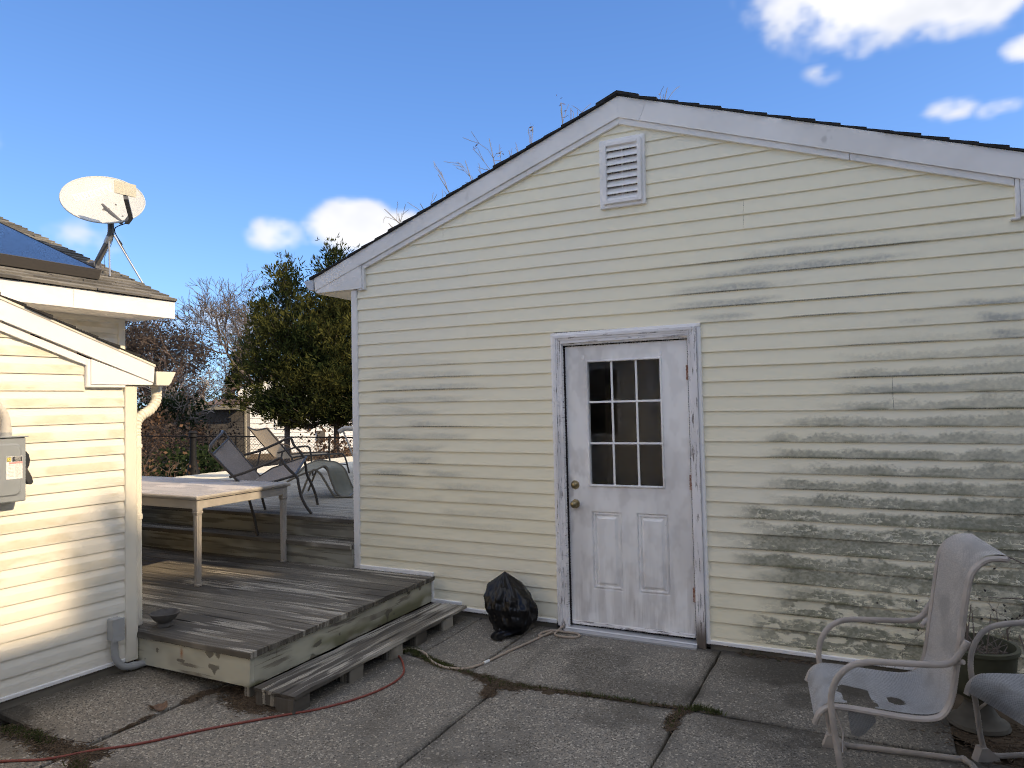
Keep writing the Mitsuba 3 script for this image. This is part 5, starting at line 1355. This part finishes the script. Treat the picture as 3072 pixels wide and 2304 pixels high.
# small white house and grey shed beyond the fence
wh = thing('white_house', 'small white sided house half hidden behind the evergreen', 'house')
ex_, ey_ = np.array([.896, .444, 0]), np.array([-.444, .896, 0])
WM = np.stack([ex_, ey_, [0, 0, 1.0]], 1)
HW = np.array([[.66, -.751, 0], [.751, .66, 0], [0, 0, 1.0]])
WO = np.array([-16.55, 13.9, 0.0])
ww = lambda m: xf(m, HW, WO)
for k in range(13):
    put('siding_course', ww(extrude([(-0.012, -0.05 + k * .19), (-0.03, -0.05 + k * .19), (-0.004, 0.145 + k * .19), (0.02, .145 + k * .19)], 0, 0.0, 4.6)), 'mat_far_white', parent=wh)
put('core', ww(box(0.0, 4.6, 0.0, 4.0, -0.1, 2.4)), 'mat_far_white', parent=wh)
put('corner_board', ww(box(-0.03, 0.10, -0.04, 0.05, -0.05, 2.42)), 'mat_far_white', parent=wh)
put('gable', ww(extrude([(0, 2.4), (4.6, 2.4), (2.3, 3.2)], 1, 0.0, 4.0)), 'mat_far_white', parent=wh)
put('roof', ww(cat([extrude([(-0.3, 2.30), (2.3, 3.2), (2.3, 3.28), (-0.3, 2.38)], 1, -0.2, 4.2), extrude([(2.3, 3.2), (4.9, 2.30), (4.9, 2.38), (2.3, 3.28)], 1, -0.2, 4.2)])), 'mat_far_roof', parent=wh)
wk = put('window', ww(ring(1.25, 2.15, 0.85, 2.0, .09, -0.06, 0.0)), 'mat_white_vinyl', parent=wh)
put('pane', ww(box(1.3, 2.1, -0.035, -0.03, 0.9, 1.95)), 'mat_window_dark', parent=wk)
put('meter_box', ww(box(2.75, 3.05, -0.08, -0.03, 0.35, 0.75)), 'mat_far_grey', parent=wh)
gs = thing('grey_shed', 'grey block shed with cream fascia left of the white house', 'shed')
gm_ = lambda m: xf(m, WM, np.array([-16.6, 11.7, 0.0]))
put('wall', gm_(cat([box(0, 1.95, 0, 0.5, -0.1, 1.62)] + [box(k * .4 + (.2 if j % 2 else 0) + .006, min(k * .4 + .4 + (.2 if j % 2 else 0), 1.95) - .006, -0.012, 0.001, j * .2 + .006, j * .2 + .194) for j in range(8) for k in range(5) if k * .4 + (.2 if j % 2 else 0) < 1.9])), 'mat_far_grey', parent=gs)
put('fascia', gm_(box(0.85, 2.2, -0.35, -0.30, 1.63, 1.76)), 'mat_far_cream', parent=gs)
put('roof', gm_(extrude([(-0.33, 1.765), (0.6, 1.93), (0.6, 1.98), (-0.36, 1.80)], 0, 0.7, 2.1)), 'mat_far_roof', parent=gs)
put('corner_post', gm_(box(1.955, 2.0, -0.03, 0.05, -0.1, 1.62)), 'mat_far_cream', parent=gs)
bp = thing('chimenea', 'slim black metal garden chimenea beyond the deck edge', 'chimenea')
put('body', lathe([(.10, 0.0), (.16, .25), (.15, .45), (.09, .70), (.055, .85), (.05, 1.22), (.07, 1.24), (.07, 1.27), (.05, 1.30), (.04, 1.30)], 20, (-6.22, 3.40, -0.03)), 'mat_black_metal', 40, bp)
put('lid', lathe([(0, 1.345), (.045, 1.34), (.075, 1.31), (.075, 1.30), (0, 1.30)], 20, (-6.22, 3.40, -0.03)), 'mat_black_metal', 40, bp)
U, W = np.meshgrid(np.linspace(0, 1, 16), np.linspace(0, 1, 10), indexing='ij')
nz = meshkit.fbm(np.stack([U * 5, W * 4, U * 0], -1), 4, 6)
put('plastic_sheet', grid(np.stack([-10.45 + U * .95, 5.85 + U * .45 + .2 * W, -0.02 + .30 * U + W * .42 * (0.3 + .7 * np.sin(U * 2.8)) + .22 * (nz - .5)], -1)), 'mat_tarp', True, label='crumpled pale blue plastic sheet lying among the shrubs', category='plastic sheet')


def leaves(centres, n, size, rs, spread, flat=.6):
    """Leaf-sized faces scattered round centres."""
    c = np.asarray(centres)[rs.integers(len(centres), size=n)] + rs.normal(0, spread, (n, 3))
    a = rs.normal(0, 1, (n, 3)); a /= np.linalg.norm(a, axis=1, keepdims=True)
    b = np.cross(a, rs.normal(0, 1, (n, 3))); b /= np.linalg.norm(b, axis=1, keepdims=True)
    s_ = size * rs.uniform(.6, 1.3, (n, 1))
    v = np.stack([c - a * s_, c + b * s_ * flat, c + a * s_, c - b * s_ * flat], 1).reshape(-1, 3)
    i = np.arange(n) * 4
    return v, np.vstack([np.c_[i, i + 1, i + 2], np.c_[i, i + 2, i + 3]])


def sprays(pos, dirs, rs, ln_, wd, k=4):
    """Feathery evergreen sprays: k narrow blades fanning from each position along its direction."""
    vs, n = [], len(pos)
    for j in range(k):
        d = dirs + rs.normal(0, .45, (n, 3)); d /= np.linalg.norm(d, axis=1, keepdims=True)
        s_ = np.cross(d, rs.normal(0, 1, (n, 3))); s_ /= np.linalg.norm(s_, axis=1, keepdims=True)
        L = ln_ * rs.uniform(.6, 1.3, (n, 1)); w = wd * rs.uniform(.7, 1.3, (n, 1))
        base = pos + rs.normal(0, .02, (n, 3))
        vs.append(np.stack([base, base + d * L * .55 + s_ * w, base + d * L, base + d * L * .5 - s_ * w], 1).reshape(-1, 3))
    v = np.vstack(vs)
    i = np.arange(n * k) * 4
    return v, np.vstack([np.c_[i, i + 1, i + 2], np.c_[i, i + 2, i + 3]])


def evergreen(key, leaders, rs, n, ln_=.22, wd=.028, clump=1.2):
    """leaders: (x, y, base z, top z, radius)."""
    pos, dr_, br = [], [], []
    for x, y, zb, zt, R in leaders:
        h = zt - zb
        m = int(n * R * R * h)
        # boughs, each with its own droop and reach, carrying the sprays
        nb = int(26 * h)
        for k in range(nb):
            t = rs.random() ** 1.25
            a = rs.uniform(0, 6.283)
            reach = R * (1 - t) ** .72 * rs.uniform(.55, 1.12) * (.75 + .25 * min(1, t * 6)) + .10
            d = np.array([math.cos(a), math.sin(a), rs.uniform(.15, .75) + .9 * t])
            d /= np.linalg.norm(d)
            p0 = np.array([x, y, zb + t * h])
            br.append((p0, p0 + d * reach * .9, .02 * (1 - t) + .008, .004))
            cnt = max(6, int(m / nb * (reach / R) * 1.6))
            u = rs.random(cnt) ** .6
            q = p0 + d * reach * u[:, None] + rs.normal(0, 1, (cnt, 3)) * (.05 + .16 * u[:, None] * (1 - .3 * u[:, None])) * [1, 1, .7] * (0.5 + .5 * R)
            pos.append(q); e = np.tile(d + [0, 0, .25], (cnt, 1)) + rs.normal(0, .35, (cnt, 3)); dr_.append(e / np.linalg.norm(e, axis=1, keepdims=True))
    pos, dr_ = np.vstack(pos), np.vstack(dr_)
    put('crown', sprays(pos, dr_, rs, ln_, wd), 'mat_cedar', parent=key)
    put('boughs', sticks(br), 'mat_bark', parent=key)
    put('trunk', cat([tube([(x, y, -0.1), (x + .05, y, zb + 1), (x, y, zt - .4)], np.array([.09, .07, .02]), 8) for x, y, zb, zt, R in leaders[:2]]), 'mat_bark', 40, key)


ct = thing('cedar_tree', 'dense dark green evergreen tree with two tops beside the garage', 'tree')
evergreen(ct, [(-10.55, 10.05, 1.05, 5.7, 1.6), (-9.35, 10.7, 0.95, 6.1, 1.75), (-11.2, 9.8, 1.5, 4.6, 1.25), (-9.9, 10.3, 1.0, 4.7, 1.7), (-9.9, 11.4, 1.3, 5.2, 1.7), (-8.4, 11.2, 1.0, 5.3, 1.8)], np.random.default_rng(21), 400, .15, .017)


def bare_tree(label, base, height, r, seed, mat_='mat_bark', lean_=(0, 0), depth=6, spread=.5, leafm=None, nleaf=0, group='bare trees behind the garden', ivy=0, trunks=1, name='bare_tree', category='tree'):
    rs = np.random.default_rng(seed)
    out, tips = [], []
    for k in range(trunks):
        grow((base[0] + rs.normal(0, .2) * (trunks > 1), base[1] + rs.normal(0, .2) * (trunks > 1), -0.1), (lean_[0] + rs.normal(0, .25) * (trunks > 1), lean_[1], 1), r, height * .36, depth, rs, out, .28, (2, 3), .74, .10, spread, tips)
    key = thing(name, label, category, group)
    thick = [s_ for s_ in out if s_[2] > r * .28]
    thin = [s_ for s_ in out if s_[2] <= r * .28]
    put('trunk', sticks(thick, 6), mat_, parent=key)
    put('twigs', sticks([(a, b, max(c, .011), max(d, .008)) for a, b, c, d in thin], 3), mat_, parent=key)
    if ivy:
        cs = np.array([a + (b - a) * rs.random() for a, b, c, d in thick if a[2] > .5 for _ in range(3)])
        put('ivy', leaves(cs, ivy, .075, rs, .16), 'mat_ivy', parent=key)
    if nleaf:
        put('dry_leaves', leaves([p for p, d in tips], nleaf, .06, rs, .22), leafm, parent=key)
    return key


bare_tree('bare tree with ivy-wrapped leaning trunk left of the evergreen', (-26.2, 21.9), 8.0, .26, 31, depth=6, lean_=(-.12, 0), ivy=5200)
bare_tree('tall fine-twigged bare tree rising highest between house and evergreen', (-24.6, 22.2), 8.6, .17, 32, depth=6, lean_=(.05, 0))
bare_tree('bare tree with dark purplish dry leaves just right of the house eave', (-24.3, 16.6), 5.9, .2, 33, 'mat_red_twig', leafm='mat_brown_leaf', nleaf=9000, depth=5)
bare_tree('brown leaved bare tree partly hidden by the house fascia', (-27.0, 16.2), 5.6, .2, 34, 'mat_red_twig', leafm='mat_brown_leaf', nleaf=8000, depth=5)
bare_tree('slender pale double-stemmed tree behind the black chimenea', (-15.5, 9.7), 3.2, .05, 35, 'mat_pale_bark', depth=4, trunks=2, lean_=(.1, .05))
bare_tree('small tangled reddish tree beside the grey shed', (-17.6, 11.9), 3.4, .07, 36, 'mat_red_twig', depth=5, trunks=2, spread=.7)
bare_tree('small greyish bare tree with horizontal limbs below the ivy trunk', (-17.2, 12.6), 3.6, .07, 37, 'mat_pale_bark', depth=5, spread=.95)
bare_tree('distant bare tree low beside the fascia end', (-33.0, 22.5), 8.2, .2, 38, depth=6)
bare_tree('distant bare tree seen through gaps left of evergreen', (-30.0, 27.0), 9.0, .2, 39, depth=6)
# tree behind the garage: only its upper twigs clear the roof
rs = np.random.default_rng(44)
bt = thing('bare_tree', 'thin bare branches rising behind the garage roof', 'tree')
out, tips = [], []
base = np.array([-1.6, 9.3, 0])
out.append((base, base + [0, 0, 2.2], .14, .11))
for tp in ((-5.3, 7.6, 5.95), (-4.9, 7.2, 5.5), (-4.1, 7.9, 6.6), (-3.6, 8.2, 6.9), (-4.5, 7.8, 6.0), (-2.85, 7.9, 7.15), (-2.5, 8.1, 6.9), (-1.95, 8.1, 7.3), (-1.4, 8.3, 7.75), (-1.15, 8.2, 7.55), (0.6, 9.0, 7.9)):
    tp = np.array(tp); p0 = base + [0, 0, rs.uniform(1.6, 2.2)]
    mid = p0 * .45 + tp * .55 + rs.normal(0, .2, 3) - [0, 0, .2]
    c = cr([p0, mid, tp], 7)
    rr_ = np.linspace(.045, .007, len(c))
    for i in range(len(c) - 1):
        out.append((c[i], c[i + 1], rr_[i], rr_[i + 1]))
        if i > 7:
            for _ in range(2):
                d = (tp - mid) / np.linalg.norm(tp - mid) + rs.normal(0, .5, 3)
                grow(c[i], d, rr_[i] * .5, rs.uniform(.22, .5), 1, rs, out, .4, (1, 2), .7, .1, .5, tips)
put('branches', sticks([(a, b, max(c, .006), max(d, .0045)) for a, b, c, d in out], 4), 'mat_pale_bark', parent=bt)
lf = [p for p, d in tips if rs.random() < .25 and p[0] > -3.4]
put('seed_pods', leaves(lf, 90, .045, rs, .05, .3), 'mat_rust_leaf', parent=bt)


def bush(label, c, R, h, n, size, m, seed, twig='mat_red_twig', group=None):
    rs = np.random.default_rng(seed)
    out, tips = [], []
    for k in range(9):
        grow((c[0] + rs.normal(0, R * .3), c[1] + rs.normal(0, R * .3), -0.05), (rs.normal(0, .45), rs.normal(0, .45), 1), .018, h * .42, 3, rs, out, .3, (2, 3), .68, .06, .6, tips)
    key = thing('shrub', label, 'shrub', group)
    put('stems', sticks(out, 3), twig, parent=key)
    pts = np.array([p for p, d in tips])
    pts[:, 2] = np.minimum(pts[:, 2], h)
    put('leaves', leaves(pts, n, size, rs, .14), m, parent=key)


bush('green broadleaf shrub beneath the house gutter', (-15.5, 9.9), .9, 2.25, 2600, .065, 'mat_holly', 51)
bush('rust brown leaved shrub beside the downspout', (-14.0, 8.3), 1.1, 1.75, 2600, .06, 'mat_rust_leaf', 52)
bush('dried orange brown shrub low behind the table', (-6.35, 2.5), .5, 1.0, 900, .035, 'mat_rust_leaf', 53)
bush('dark low evergreen shrub beside the plastic sheet', (-8.4, 5.3), .8, .95, 2600, .05, 'mat_holly', 54)
bush('reddish twiggy shrub behind the dark low shrub', (-12.2, 7.6), 1.2, 1.5, 700, .05, 'mat_brown_leaf', 55)
bush('brown twiggy shrub left of the grey shed wall', (-13.2, 9.0), 1.0, 1.7, 500, .05, 'mat_brown_leaf', 56)
bush('brown dry shrub by the fence right of the white house', (-8.0, 9.0), 1.0, 1.1, 900, .05, 'mat_rust_leaf', 57)
# the thicket and far wood that close the view
rs = np.random.default_rng(61)
tw = []
for k in range(5200):
    t = rs.random(); dp = rs.uniform(0, 9)
    p = np.array([-27 + 22 * t, 12.5 + 10 * t + dp, 0]) + np.array([-.444, .896, 0]) * dp
    h = rs.uniform(.5, 2.3) * (1.0 - .35 * t)
    d = np.array([rs.normal(0, .35), rs.normal(0, .35), 1.0])
    p[2] = rs.uniform(0, .8)
    tw.append((p, p + d * h * .7, .012, .005))
put('thicket', sticks(tw, 3), 'mat_red_twig', kind='stuff', label='tangled leafless brush along the back of the garden', category='brush')
rs = np.random.default_rng(62)
fw_ = []
for k in range(70):
    a = rs.uniform(-75, 15); R = rs.uniform(62, 90)
    b = np.array([math.sin(math.radians(a)) * R + 4, math.cos(math.radians(a)) * R - 5, 0])
    o2 = []
    grow(b, (0, 0, 1), .22, rs.uniform(2.0, 2.9), 4, rs, o2, .3, (2, 3), .74, .1, .5)
    fw_ += [(p, q, max(r0, .022), max(r1, .018)) for p, q, r0, r1 in o2]
put('far_wood', sticks(fw_, 3), 'mat_bark', kind='stuff', label='far leafless wood closing the horizon', category='wood')

# ------------------------------------------------------------------ neighbours outside the frame on the sunny side; they shade the patio
nh = thing('neighbour_house', 'grey house next door beyond the right edge', 'house')
put('wall', box(10.5, 16.5, -11.0, 0.3, -0.05, 4.9), 'mat_far_cream', parent=nh)
put('roof', extrude([(10.1, 4.45), (13.5, 7.85), (16.9, 4.45), (16.9, 4.65), (13.5, 8.08), (10.1, 4.65)], 1, -11.4, 0.62), 'mat_far_roof', parent=nh)
et = thing('evergreen_tree', 'tall evergreen next door beyond the right edge', 'tree')
evergreen(et, [(19.0, -0.70, 3.0, 11.5, 1.0), (19.2, -0.15, 3.0, 11.4, 1.2), (19.0, .3, 3.0, 11.35, 1.1), (19.3, -1.22, 3.0, 11.1, .9), (19.0, .55, 3.0, 11.2, .8), (19.5, -2.2, 3.0, 10.8, 1.1)], np.random.default_rng(71), 60)
